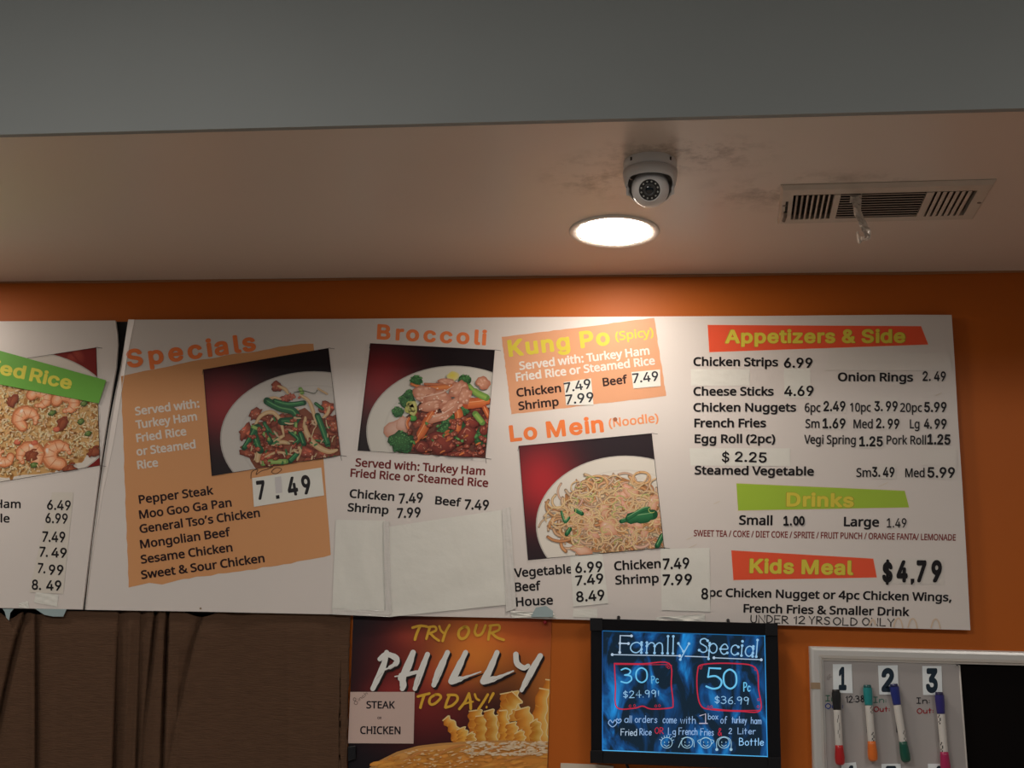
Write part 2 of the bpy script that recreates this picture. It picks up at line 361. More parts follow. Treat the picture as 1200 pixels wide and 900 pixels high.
# outlines of the two printed typefaces in thousandths of an em: advance width, then each contour as x, y, x, y ...
TYPE = {
 "b": {
  '&': (718, (273,-10,182,3,112,40,67,101,52,182,62,250,93,303,141,347,203,388,173,425,145,464,124,507,118,558,130,622,166,671,223,701,298,711,368,701,422,671,456,623,468,560,458,503,428,455,383,414,327,376,517,194,540,227,558,264,573,306,585,350,673,350,655,289,633,233,606,183,573,139,716,0,599,0,514,82,465,45,411,16,348,-3), (275,427,324,460,357,491,376,523,382,560,376,592,359,618,331,635,295,640,258,635,228,619,208,593,202,559,207,525,221,494,243,462), (275,67,334,72,383,87,425,110,459,136,255,334,208,303,172,271,150,233,142,185,151,137,178,99,221,75)),
  '(': (294, (183,-155,119,-63,74,41,48,152,39,269,48,386,74,500,119,605,183,700,265,700,205,603,161,497,135,385,126,270,135,157,161,47,204,-58,264,-155)),
  ')': (294, (30,-155,90,-58,133,47,159,157,168,270,159,385,133,497,90,603,29,700,111,700,175,605,220,500,246,386,255,269,246,152,220,41,175,-63,111,-155)),
  ',': (263, (40,-126,81,59,89,114,181,114,188,103,173,48,151,-11,104,-126)),
  '.': (263, (130,-14,108,-10,88,2,75,23,71,53,75,84,88,104,108,115,130,119,154,115,174,104,188,84,192,53,188,23,174,2,154,-10)),
  '/': (365, (10,0,271,700,355,700,94,0)),
  '0': (561, (279,-10,176,14,104,86,62,200,48,351,54,456,71,545,101,616,145,668,204,700,279,711,382,687,455,616,498,503,513,351,507,246,489,157,459,86,415,33,355,1), (279,64,347,81,392,135,417,224,425,351,417,476,392,566,347,619,279,637,212,619,167,566,143,476,134,351,143,225,167,135,212,82)),
  '1': (561, (264,0,268,610,132,495,87,553,276,700,348,700,348,0)),
  '2': (561, (47,0,47,72,279,307,320,351,351,392,375,432,388,473,393,519,385,569,359,606,319,629,270,636,222,632,180,619,141,598,101,570,55,627,99,659,150,686,206,704,270,710,357,697,425,660,467,601,481,524,476,470,459,421,432,374,396,326,352,278,302,226,156,82,156,78,510,78,510,0)),
  '4': (561, (356,0,356,159,21,159,21,232,350,704,439,704,439,236,541,236,541,159,439,159,439,0), (105,236,356,236,361,612,357,612)),
  '6': (561, (292,-10,229,-1,172,24,123,66,86,125,62,203,54,299,57,374,67,448,86,517,115,580,157,633,213,675,285,701,375,710,443,705,461,701,461,627,442,633,421,636,376,639,314,634,264,617,223,590,193,555,170,513,155,465,145,412,140,356,146,356,173,388,209,414,255,432,312,438,394,424,459,383,501,316,515,225,500,127,454,53,384,6), (291,63,347,73,391,102,420,153,429,225,421,285,396,331,353,361,294,371,251,366,214,351,183,330,160,303,146,273,141,242,145,200,158,158,179,120,208,90,245,69)),
  '9': (561, (188,-10,119,-4,100,0,100,74,141,64,186,61,249,66,300,83,340,110,371,145,393,187,409,235,418,288,423,343,417,343,390,312,354,286,308,268,250,262,169,276,104,317,63,384,49,474,56,542,77,600,110,647,155,681,209,703,273,710,336,701,393,676,441,634,478,574,502,497,510,401,506,326,497,252,478,183,449,120,407,67,350,25,278,-1), (269,329,313,334,350,349,381,370,403,397,418,427,423,458,418,500,406,541,385,579,356,610,318,630,273,637,217,627,173,597,144,546,134,475,143,414,167,368,209,339)),
  ':': (263, (130,406,108,410,88,422,75,442,71,473,75,504,88,525,108,536,130,539,154,536,174,525,188,504,192,473,188,442,174,422,154,410), (130,-14,108,-10,88,2,75,23,71,53,75,84,88,104,108,115,130,119,154,115,174,104,188,84,192,53,188,23,174,2,154,-10)),
  'A': (626, (0,0,274,703,353,703,625,0,534,0,450,217,173,217,89,0), (202,295,424,295,312,612)),
  'B': (637, (95,0,95,700,295,700,410,690,494,661,544,608,561,526,552,470,526,424,485,391,427,372,427,367,469,357,507,341,539,319,564,288,579,249,584,199,568,115,519,52,442,13,341,0), (183,402,313,402,389,409,436,431,461,467,470,517,459,566,429,600,376,618,299,625,183,625), (183,75,325,75,403,84,454,111,481,153,490,206,481,256,452,295,400,320,318,328,183,328)),
  'C': (620, (381,-10,283,1,203,34,140,88,96,160,69,248,60,351,69,451,99,538,146,610,213,664,296,698,396,710,500,700,589,669,554,594,520,608,482,621,440,629,395,632,294,613,218,557,169,467,153,350,168,233,213,144,289,87,394,68,439,70,481,75,522,84,562,95,562,19,522,6,481,-3,435,-8)),
  'D': (716, (95,0,95,700,311,700,410,690,494,661,563,612,614,546,645,460,656,357,632,201,559,90,444,22,290,0), (183,75,278,75,492,145,563,354,545,475,494,559,410,608,298,625,183,625)),
  'E': (545, (95,0,95,700,486,700,486,623,183,623,183,404,469,404,469,327,183,327,183,77,486,77,486,0)),
  'F': (509, (95,0,95,700,486,700,486,623,183,623,183,375,468,375,468,297,183,297,183,0)),
  'G': (714, (395,-10,295,1,212,34,146,87,99,158,69,247,60,350,71,452,103,540,156,612,227,665,316,699,423,710,480,707,534,699,584,686,631,669,598,592,558,608,514,621,467,629,418,632,306,613,222,557,169,467,152,350,159,271,179,202,214,145,264,102,331,76,416,67,458,68,494,72,553,83,553,291,399,291,399,370,641,370,641,26,584,10,526,-1,465,-8)),
  'H': (726, (95,0,95,700,183,700,183,404,542,404,542,700,630,700,630,0,542,0,542,326,183,326,183,0)),
  'I': (332, (39,0,39,51,122,70,122,629,39,649,39,700,292,700,292,649,210,629,210,70,292,51,292,0)),
  'K': (607, (95,0,95,700,183,700,183,355,493,700,596,700,319,395,607,0,503,0,255,334,183,272,183,0)),
  'L': (514, (95,0,95,700,183,700,183,78,489,78,489,0)),
  'M': (889, (95,0,95,700,225,700,441,126,445,126,665,700,794,700,794,0,707,0,714,613,710,613,476,0,404,0,174,614,170,614,176,0)),
  'N': (745, (95,0,95,700,197,700,571,121,575,121,568,700,650,700,650,0,547,0,173,581,169,581,176,0)),
  'O': (766, (383,-10,284,1,202,35,140,89,95,162,69,250,60,352,69,453,95,540,140,612,202,666,284,700,384,711,481,700,561,666,624,612,669,541,697,453,706,351,697,249,669,161,624,89,561,35,481,1), (383,67,487,86,558,143,599,233,613,351,599,469,558,558,487,615,384,633,281,615,209,558,167,469,153,351,167,233,209,143,280,86)),
  'P': (593, (95,0,95,700,280,700,399,687,480,646,527,581,543,494,537,438,517,386,482,340,430,304,358,280,264,273,183,273,183,0), (183,348,254,348,341,356,403,380,440,424,452,490,441,549,409,591,353,616,273,625,183,625)),
  'R': (610, (95,0,95,700,288,700,402,688,481,650,528,588,543,501,538,450,523,408,499,374,470,349,437,329,403,314,595,0,492,0,323,289,183,289,183,0), (183,364,288,364,362,372,413,398,442,439,452,497,442,556,411,595,358,616,283,624,183,624)),
  'S': (538, (242,-10,186,-8,133,-1,88,10,50,24,50,108,90,93,138,79,191,70,246,67,315,74,364,97,394,133,404,179,400,211,389,237,369,260,339,281,296,302,239,324,161,360,104,403,70,459,59,531,66,583,87,627,121,662,166,688,220,704,282,710,338,707,388,699,434,687,475,671,448,595,410,610,369,622,326,630,280,632,223,625,181,604,156,572,148,530,152,498,163,472,182,449,211,429,250,410,358,366,405,341,443,312,470,278,487,238,492,187,475,104,425,42,345,3)),
  'T': (545, (228,0,228,623,10,623,10,700,534,700,534,623,317,623,317,0)),
  'U': (717, (355,-10,240,8,156,61,105,144,88,249,88,700,176,700,176,246,188,170,222,114,279,78,360,67,442,79,498,117,530,175,540,247,540,700,627,700,627,247,620,178,598,116,561,64,508,24,440,-1)),
  'V': (588, (250,0,0,700,92,700,294,98,495,700,588,700,338,0)),
  'W': (912, (197,0,12,700,104,700,246,106,252,146,261,189,271,234,407,700,498,700,639,230,665,106,807,700,899,700,713,0,624,0,452,597,431,500,286,0)),
  'a': (550, (211,-10,145,0,92,28,57,76,45,146,61,216,107,267,185,300,297,314,386,317,386,348,379,404,358,439,324,458,277,465,237,462,199,452,163,439,129,425,103,489,140,506,184,521,232,531,282,534,366,524,425,492,459,438,471,358,471,0,408,0,391,75,387,75,352,37,315,11,270,-5), (230,60,291,69,341,97,374,143,385,210,385,257,308,254,225,244,172,223,144,189,134,145,141,107,161,80,192,65)),
  'b': (603, (332,-10,276,-4,231,13,196,37,170,67,163,67,145,0,83,0,83,745,170,745,165,456,170,456,196,487,231,512,276,529,332,534,421,517,490,466,534,381,549,263,534,144,489,59,420,7), (320,62,381,75,425,114,451,177,460,264,424,413,318,463,247,451,202,415,178,353,178,176,201,113,247,75)),
  'c': (471, (294,-10,228,-3,170,19,122,55,85,107,62,175,54,260,62,348,86,418,124,470,174,507,233,528,300,535,339,533,377,527,411,518,438,507,412,435,386,444,357,452,326,458,298,460,182,410,143,261,153,177,181,115,228,77,293,65,334,67,369,74,401,83,429,95,429,19,402,6,371,-2,336,-8)),
  'd': (603, (270,-10,181,7,113,58,69,143,54,262,69,381,113,466,182,518,271,535,326,530,370,513,405,488,433,458,439,458,433,745,520,745,520,0,450,0,437,71,433,71,406,40,371,14,326,-4), (283,62,354,73,400,107,426,165,434,245,434,261,426,347,402,411,356,451,282,464,221,450,178,408,152,344,143,260,152,176,178,114,222,75)),
  'e': (553, (307,-10,237,-2,175,21,124,58,86,111,62,178,54,259,61,339,83,407,118,462,164,502,221,527,286,535,349,528,402,506,445,470,477,423,496,365,503,298,503,246,143,246,156,168,189,110,241,75,311,64,358,66,400,73,439,84,479,100,479,25,439,9,400,-1,357,-8), (145,315,413,315,405,375,382,423,342,454,285,465,230,455,188,425,159,378)),
  'f': (337, (107,0,107,459,15,459,15,499,107,528,107,559,118,646,152,705,206,739,277,750,307,749,335,745,359,739,379,732,357,665,300,678,278,679,241,672,214,650,198,613,193,560,193,525,325,525,325,459,193,459,193,0)),
  'g': (603, (284,-235,179,-227,95,-202,95,-123,182,-153,289,-164,350,-154,396,-124,425,-77,434,-16,437,70,433,70,366,10,271,-10,180,8,111,62,68,148,54,262,68,374,111,461,180,517,270,535,319,530,363,516,402,491,434,456,439,456,451,525,520,525,520,-9,505,-108,462,-178,389,-221), (283,61,352,71,399,103,426,159,435,241,435,262,426,354,398,416,350,451,281,463,223,450,179,410,152,347,143,261,152,175,179,112,223,74)),
  'h': (606, (83,0,83,745,170,745,170,526,168,488,165,453,171,453,201,488,240,514,285,529,334,534,418,523,478,489,514,429,526,342,526,0,441,0,441,336,412,431,324,463,249,450,202,413,178,353,170,272,170,0)),
  'i': (253, (127,613,108,616,91,626,80,644,76,668,80,692,91,709,108,719,127,723,146,719,162,709,174,692,177,668,174,644,162,626,146,616), (83,0,83,525,170,525,170,0)),
  'k': (524, (83,0,83,745,169,745,165,271,169,271,399,525,500,525,287,301,515,0,411,0,228,245,169,193,169,0)),
  'l': (253, (83,0,83,745,170,745,170,0)),
  'm': (917, (83,0,83,525,153,525,166,454,171,454,199,490,237,515,280,530,325,535,427,513,486,447,491,447,522,486,563,514,610,530,660,535,738,524,793,490,826,430,837,342,837,0,752,0,752,338,725,432,645,463,580,452,536,419,511,364,503,290,503,0,418,0,418,338,391,432,310,463,243,450,200,414,177,354,170,273,170,0)),
  'n': (606, (83,0,83,525,153,525,166,454,171,454,201,490,241,515,287,530,336,535,419,524,478,490,514,430,526,342,526,0,441,0,441,336,412,431,324,463,250,450,203,414,178,354,170,273,170,0)),
  'o': (593, (295,-10,229,-2,171,22,122,61,85,115,62,183,54,264,70,379,120,465,197,518,298,535,365,527,424,503,473,464,509,411,532,344,540,264,524,148,474,62,396,8), (297,62,366,75,414,116,442,180,451,264,442,347,414,410,366,450,296,463,227,450,179,410,152,347,143,264,152,180,180,116,228,75)),
  'p': (603, (83,-235,83,525,154,525,166,454,170,454,197,486,231,512,276,529,333,535,421,518,490,468,534,383,549,264,534,146,490,60,421,8,332,-10,277,-4,232,13,196,38,170,67,164,67,170,-235), (320,62,363,68,399,88,425,119,445,160,456,209,460,265,451,346,425,409,381,449,318,463,249,451,204,418,179,361,170,280,170,264,178,178,201,114,247,75)),
  'r': (405, (83,0,83,525,154,525,164,429,168,429,197,470,233,504,277,527,328,535,390,529,379,450,323,457,284,451,247,435,215,408,191,373,175,330,170,280,170,0)),
  's': (470, (216,-10,165,-8,121,-1,84,10,51,24,51,102,86,87,127,73,172,63,218,60,274,65,313,81,335,106,342,137,339,156,331,173,316,188,293,204,259,221,165,259,125,278,93,300,70,325,55,357,50,396,64,455,104,499,167,526,247,535,294,533,337,526,377,515,415,500,385,431,351,444,316,455,279,462,241,465,194,460,160,448,139,427,132,401,136,381,145,364,162,349,188,335,314,282,353,262,384,240,407,215,421,184,425,145,411,78,369,29,302,0)),
  't': (354, (244,-10,205,-6,168,4,137,24,112,54,96,96,90,153,90,459,16,459,16,500,91,534,125,646,176,646,176,525,328,525,328,459,176,459,176,155,182,113,200,84,226,67,259,61,279,62,332,72,332,6,316,0,293,-5,268,-9)),
  'u': (606, (269,-10,185,2,125,36,89,95,77,181,77,525,165,525,165,187,194,93,281,62,355,74,402,111,428,171,436,252,436,525,523,525,523,0,452,0,439,70,435,70,405,34,365,9,318,-5)),
  'v': (498, (199,0,0,525,92,525,246,76,250,76,406,525,498,525,298,0)),
  'w': (771, (155,1,11,526,100,526,207,89,211,89,339,526,433,526,553,121,559,90,563,90,568,119,672,526,760,526,614,1,513,1,386,436,382,436,360,337,253,1)),
  'y': (500, (82,-235,11,-227,11,-159,69,-165,109,-158,141,-139,166,-110,185,-72,213,-2,1,525,93,525,244,117,251,83,255,83,407,525,500,525,274,-73,242,-139,202,-191,151,-224)),
  '\u2019': (588, (93,0,93,700,495,700,495,0), (143,50,446,50,446,650,143,650)),
 },
 "t": {
  '$': (614, (278,-102,278,802,336,802,336,-102), (308,-12,237,-6,175,13,125,43,88,83,63,132,53,188,144,188,152,151,170,121,196,97,229,81,267,71,308,68,353,71,393,83,427,101,453,126,470,157,475,192,471,222,457,246,435,266,407,281,374,295,253,329,176,358,119,398,83,449,71,513,79,568,103,616,141,656,189,685,247,703,312,709,378,703,435,685,483,656,519,617,542,572,552,520,464,520,449,567,416,602,368,624,310,631,267,627,230,616,200,599,177,576,163,548,158,517,164,484,180,459,204,439,233,424,263,412,395,375,429,363,462,347,494,327,521,302,543,272,557,235,562,191,554,136,532,87,495,46,445,15,382,-6)),
  '&': (616, (271,-9,207,-3,152,16,107,46,74,85,54,131,47,183,52,225,65,261,87,293,117,323,152,353,326,485,339,499,350,516,358,535,360,557,355,588,338,612,311,629,277,634,253,632,231,623,213,611,200,593,191,573,188,549,191,524,200,500,214,476,232,450,602,0,501,0,167,403,140,438,120,473,108,509,104,548,109,592,125,630,151,662,185,686,227,702,275,707,324,702,366,686,399,663,424,632,440,596,445,556,442,526,434,498,420,471,401,447,378,424,352,403,212,299,175,268,151,240,138,212,133,180,138,148,150,120,170,97,197,79,229,68,265,64,306,68,346,82,382,103,414,131,442,167,463,208,476,256,480,309,561,309,557,248,546,198,529,158,510,127,491,103,475,86,458,64,420,32,373,9,322,-5)),
  '.': (258, (131,-6,107,-2,87,12,73,32,68,56,73,81,87,101,107,115,131,119,155,115,176,101,189,81,194,56,189,32,176,12,155,-2)),
  '0': (623, (312,-9,240,1,179,33,130,85,95,156,73,245,66,350,73,455,95,543,131,614,179,667,240,699,312,709,384,699,444,667,493,614,529,543,550,455,558,350,550,245,529,156,493,85,445,33,384,1), (312,68,359,76,399,101,431,142,454,198,468,267,473,350,468,433,454,502,431,558,399,599,359,624,312,632,264,624,224,599,193,558,169,502,155,433,150,350,155,267,169,198,193,142,224,101,264,76)),
  '1': (623, (105,0,105,75,538,75,538,0), (380,700,380,0,292,0,292,617,288,617,118,492,118,587,273,700)),
  '2': (623, (88,0,88,65,359,354,388,389,411,420,428,449,437,479,441,511,436,546,423,576,403,600,376,618,344,629,308,632,270,628,237,616,211,596,191,569,179,536,175,498,90,498,97,557,119,609,152,651,197,683,250,703,310,709,369,703,421,683,464,653,497,613,517,565,524,513,521,474,510,437,491,399,462,356,421,306,367,247,210,83,210,78,536,78,536,0)),
  '3': (623, (300,-9,238,-4,183,13,134,41,97,79,71,126,60,181,150,181,158,148,174,120,198,98,227,82,262,72,301,69,342,72,378,84,409,102,433,128,448,160,453,199,448,236,435,270,412,299,378,321,333,336,277,341,216,341,216,412,396,617,396,622,96,622,96,700,513,700,513,634,291,383,291,397,363,397,424,380,474,348,510,306,533,256,541,199,533,142,510,91,473,49,425,17,366,-3)),
  '4': (623, (54,145,54,218,340,700,428,700,149,228,149,224,568,224,568,145), (388,0,388,437,472,437,472,0)),
  '5': (623, (304,-9,245,-3,193,15,148,44,114,83,91,128,82,179,168,179,175,149,190,122,211,100,238,83,270,72,304,69,344,74,380,89,410,112,432,144,446,181,451,223,446,266,432,304,408,336,378,361,341,376,300,381,265,378,230,369,200,356,176,338,93,348,132,700,504,700,504,622,207,622,184,415,187,415,213,433,244,447,279,456,316,459,362,455,404,442,442,421,475,393,501,358,521,318,534,273,538,225,530,161,508,104,472,57,425,21,368,-2)),
  '6': (623, (311,-9,250,-2,196,20,151,56,116,102,95,159,87,223,93,274,110,329,141,392,189,468,347,700,443,700,208,359,200,359,212,378,227,396,246,411,269,422,295,430,323,432,383,426,435,405,477,373,509,330,528,277,535,216,528,154,506,100,472,54,427,20,373,-2), (311,67,350,72,383,86,411,109,432,140,446,176,451,216,446,258,432,294,411,323,383,346,350,360,311,365,273,360,239,346,211,324,190,294,176,259,172,218,176,176,190,140,211,109,239,86,273,72)),
  '7': (623, (133,0,445,617,445,622,86,622,86,700,537,700,537,617,227,0)),
  '8': (623, (311,-9,245,-3,187,16,138,46,102,85,79,132,71,186,76,229,89,268,111,303,139,332,173,352,210,364,210,367,164,388,128,424,104,470,97,523,104,574,124,619,157,657,201,685,253,703,311,709,370,703,421,685,464,657,497,619,518,574,525,523,518,471,494,424,459,388,413,367,413,364,450,352,483,332,511,303,533,268,547,229,552,186,544,132,521,85,484,46,436,16,378,-3), (311,68,355,71,392,83,422,101,444,126,459,156,463,191,458,227,443,260,420,286,389,307,353,319,311,324,270,319,233,307,202,286,179,260,164,227,159,191,163,156,177,126,200,101,230,83,268,71), (311,398,346,402,377,413,403,431,423,455,435,484,439,517,435,550,423,578,404,601,378,618,347,629,311,633,275,629,244,618,218,601,199,578,187,550,183,517,187,484,199,455,218,431,245,413,276,402)),
  '9': (623, (311,709,373,702,427,680,472,644,506,598,528,541,535,477,530,426,513,371,482,308,434,232,276,0,179,0,415,341,423,341,411,322,396,304,376,289,353,278,328,270,300,268,240,274,189,295,146,327,114,370,94,423,87,484,95,546,117,600,151,646,196,680,250,702), (311,633,273,628,240,614,212,591,190,560,177,524,172,484,177,443,190,407,212,377,240,354,273,340,311,335,350,340,383,354,411,376,433,406,446,442,451,482,446,524,433,560,411,591,384,614,350,628)),
  'A': (660, (23,0,277,700,380,700,637,0,544,0,319,658,337,658,117,0), (151,195,151,273,509,273,509,195)),
  'B': (628, (83,0,83,700,332,700,398,694,452,675,494,646,524,608,542,564,548,514,544,474,532,440,514,414,490,393,463,378,433,367,433,361,467,354,500,338,529,313,554,280,570,238,575,187,569,137,551,92,519,54,474,25,414,6,339,0), (171,78,337,78,407,86,454,110,480,145,489,188,485,222,471,253,450,279,420,300,384,313,342,318,171,318), (171,393,327,393,364,396,397,408,424,425,445,449,458,478,462,512,454,555,430,590,389,614,330,622,171,622)),
  'D': (691, (301,0,132,0,132,78,296,78,374,87,437,111,487,151,521,205,542,272,549,351,542,430,522,496,487,550,440,589,379,613,304,622,128,622,128,700,310,700,405,690,485,658,549,607,596,538,625,452,635,351,625,250,596,163,548,94,482,42,400,11), (171,700,171,0,83,0,83,700)),
  'F': (564, (83,0,83,700,508,700,508,622,171,622,171,383,476,383,476,304,171,304,171,0)),
  'K': (642, (144,200,144,297,500,700,617,700,318,380,313,380), (83,0,83,700,171,700,171,310,171,266,171,0), (512,0,258,357,314,426,617,0)),
  'L': (541, (83,0,83,700,171,700,171,78,497,78,497,0)),
  'M': (864, (83,0,83,700,209,700,443,67,423,67,655,700,781,700,781,0,694,0,698,629,706,629,470,0,394,0,154,629,163,629,168,0)),
  'P': (612, (83,0,83,700,324,700,398,693,457,671,504,636,536,591,556,538,562,478,556,419,536,365,504,320,457,285,398,263,324,256,150,256,150,334,320,334,370,338,409,352,438,375,458,404,470,439,474,478,470,518,458,552,438,581,408,603,369,617,319,622,171,622,171,0)),
  'R': (618, (83,0,83,700,325,700,398,693,458,672,504,639,537,596,557,544,563,484,557,425,537,373,504,331,458,299,398,279,325,272,132,272,132,351,321,351,371,355,410,367,439,387,459,413,471,446,475,484,471,523,459,557,439,584,409,605,370,618,320,622,171,622,171,0), (486,0,317,315,417,315,589,0)),
  'S': (614, (308,-12,237,-6,175,13,125,43,88,83,63,132,53,188,144,188,152,151,170,121,196,97,229,81,267,71,308,68,353,71,393,83,427,101,453,126,470,157,475,192,471,222,457,246,435,266,407,281,374,295,253,329,176,358,119,398,83,449,71,513,79,568,103,616,141,656,189,685,247,703,312,709,378,703,435,685,483,656,519,617,542,572,552,520,464,520,449,567,416,602,368,624,310,631,267,627,230,616,200,599,177,576,163,548,158,517,164,484,180,459,204,439,233,424,263,412,395,375,429,363,462,347,494,327,521,302,543,272,557,235,562,191,554,136,532,87,495,46,445,15,382,-6)),
  'a': (536, (220,-12,173,-7,130,7,93,30,66,61,48,101,42,148,46,189,59,222,80,247,107,266,138,280,172,290,209,297,322,312,347,316,365,323,376,334,376,383,367,408,352,428,330,443,302,452,269,455,235,452,205,443,181,430,162,414,147,396,138,377,56,401,78,443,108,476,143,500,183,517,225,526,267,529,296,527,329,522,362,512,393,496,421,473,443,441,458,399,463,346,463,0,381,0,381,71,375,71,363,53,347,34,324,16,296,1,262,-8), (234,62,278,67,314,81,342,102,362,128,375,158,379,190,379,261,371,255,357,250,212,226,185,218,161,207,142,192,130,171,126,144,130,120,140,99,157,83,179,72,205,65)),
  'c': (544, (285,-11,219,-3,161,23,113,63,77,117,54,183,47,258,54,334,77,401,113,455,161,495,219,521,285,529,323,526,358,519,390,507,420,490,446,469,468,443,485,414,498,381,417,360,410,380,400,398,387,414,371,428,353,439,333,447,310,452,285,454,238,447,200,427,170,395,149,355,137,309,132,258,137,208,149,162,170,122,200,91,238,71,285,64,311,66,334,71,354,79,373,91,388,105,401,122,411,141,419,161,499,141,487,107,470,77,448,51,421,29,392,12,359,-1,323,-9)),
  'd': (584, (269,-11,207,-3,153,22,109,62,75,116,54,183,47,260,54,337,75,403,109,456,154,496,208,521,269,529,313,525,348,513,375,495,395,476,410,456,421,439,428,439,428,700,512,700,512,0,430,0,430,81,422,81,410,63,395,43,374,23,347,5,313,-7), (281,64,325,71,362,89,391,119,412,158,425,206,429,261,425,315,412,362,391,400,362,429,326,448,281,454,236,447,199,428,170,399,149,359,137,313,132,261,137,208,149,160,170,121,200,90,237,71)),
  'e': (556, (292,-11,221,-3,161,23,112,63,77,117,54,182,47,257,54,333,76,399,111,453,158,494,216,520,282,529,325,525,366,515,404,496,439,469,469,433,491,388,506,333,511,267,511,233,103,233,103,304,465,304,426,278,422,327,410,369,389,405,361,432,326,449,282,454,238,449,201,431,172,405,150,371,136,332,132,290,132,244,137,191,152,146,176,111,208,85,247,69,292,63,322,66,349,73,373,84,393,100,409,121,420,145,502,125,486,87,461,54,428,27,389,6,343,-7)),
  'g': (585, (285,-207,231,-203,184,-192,145,-174,113,-152,88,-125,70,-95,140,-56,152,-73,167,-91,187,-108,212,-121,245,-131,285,-134,342,-126,388,-103,418,-64,428,-8,428,94,421,94,410,77,394,57,374,38,347,22,312,10,268,7,208,14,155,37,110,74,76,124,54,187,47,263,54,339,76,404,110,457,155,496,208,521,270,529,314,525,349,513,376,496,397,476,412,456,423,439,431,439,431,522,513,522,513,-12,505,-74,482,-124,446,-161,400,-187,345,-202), (282,81,326,87,363,103,392,130,413,167,426,212,430,265,426,317,413,363,392,401,363,430,326,448,282,454,237,448,200,429,170,399,149,361,137,316,132,265,137,213,150,169,171,132,200,104,237,87)),
  'i': (229, (72,0,72,522,156,522,156,0), (115,609,93,613,74,626,61,643,57,665,61,686,74,704,93,717,115,721,138,717,157,704,170,686,174,665,170,643,157,626,138,613)),
  'k': (524, (151,188,151,291,166,291,391,522,496,522,253,274,244,274), (72,0,72,700,156,700,156,0), (404,0,203,256,263,315,512,0)),
  'l': (260, (192,-3,139,4,102,28,80,65,72,116,72,700,156,700,156,136,159,105,165,86,179,75,201,71,233,75,249,4)),
  'n': (564, (156,312,156,0,72,0,72,522,154,522,154,396,141,396,170,457,209,498,257,521,313,529,363,524,406,507,442,480,469,441,486,392,491,331,491,0,407,0,407,324,399,378,376,419,338,444,289,453,253,449,221,437,194,417,174,389,161,354)),
  'o': (571, (285,-11,219,-3,161,23,113,63,77,117,54,183,47,258,54,334,77,401,113,455,161,495,219,521,285,529,353,521,411,495,459,455,494,401,517,334,524,258,517,183,494,117,459,63,411,23,353,-3), (285,64,333,71,372,91,402,122,423,162,435,208,439,258,435,309,423,355,402,395,372,427,333,447,285,454,238,447,200,427,170,395,149,355,137,309,132,258,137,208,149,162,170,122,200,91,238,71)),
  'p': (584, (72,-196,72,522,154,522,154,439,163,439,189,476,209,495,236,513,271,525,315,529,377,521,431,496,475,456,509,403,530,337,537,260,530,183,509,116,476,62,431,22,377,-3,316,-11,272,-7,237,5,210,23,190,43,174,63,163,81,156,81,156,-196), (303,64,348,71,385,90,414,121,435,160,447,208,451,261,447,313,435,359,414,399,385,428,348,447,303,454,259,448,222,429,193,400,172,362,159,315,155,261,159,206,172,158,193,119,222,89,259,71)),
  'r': (357, (72,0,72,522,154,522,154,442,159,442,179,477,210,505,249,523,293,529,335,528,335,443,285,448,250,444,219,433,193,415,173,390,161,360,156,326,156,0)),
  's': (502, (250,-11,199,-7,154,5,116,25,85,52,62,87,49,130,129,147,145,109,171,83,206,68,249,62,298,68,336,86,361,111,369,141,364,166,350,187,325,202,292,213,205,234,143,256,99,286,73,327,64,377,71,419,89,456,119,487,158,510,205,524,257,529,307,525,349,513,384,493,411,467,432,435,446,399,369,381,355,409,334,434,302,452,258,458,215,452,180,436,157,412,149,381,155,355,171,335,198,319,236,307,316,288,378,266,421,236,447,196,456,147,449,103,430,65,399,33,358,9,307,-6)),
  't': (313, (280,522,280,450,9,450,9,522), (89,648,173,648,173,134,177,105,187,84,206,73,234,69,278,74,293,2,232,-6,172,3,127,29,99,71,89,128)),
  'u': (564, (251,-7,201,-2,158,15,122,42,95,81,78,130,72,191,72,522,156,522,156,198,164,144,188,103,226,78,275,69,311,73,343,85,369,105,390,133,403,168,407,210,407,522,491,522,491,0,410,0,410,126,423,126,393,64,354,23,306,1)),
  'z': (523, (57,0,57,63,350,440,350,444,66,444,66,522,458,522,458,455,173,83,173,78,466,78,466,0)),
 },
}

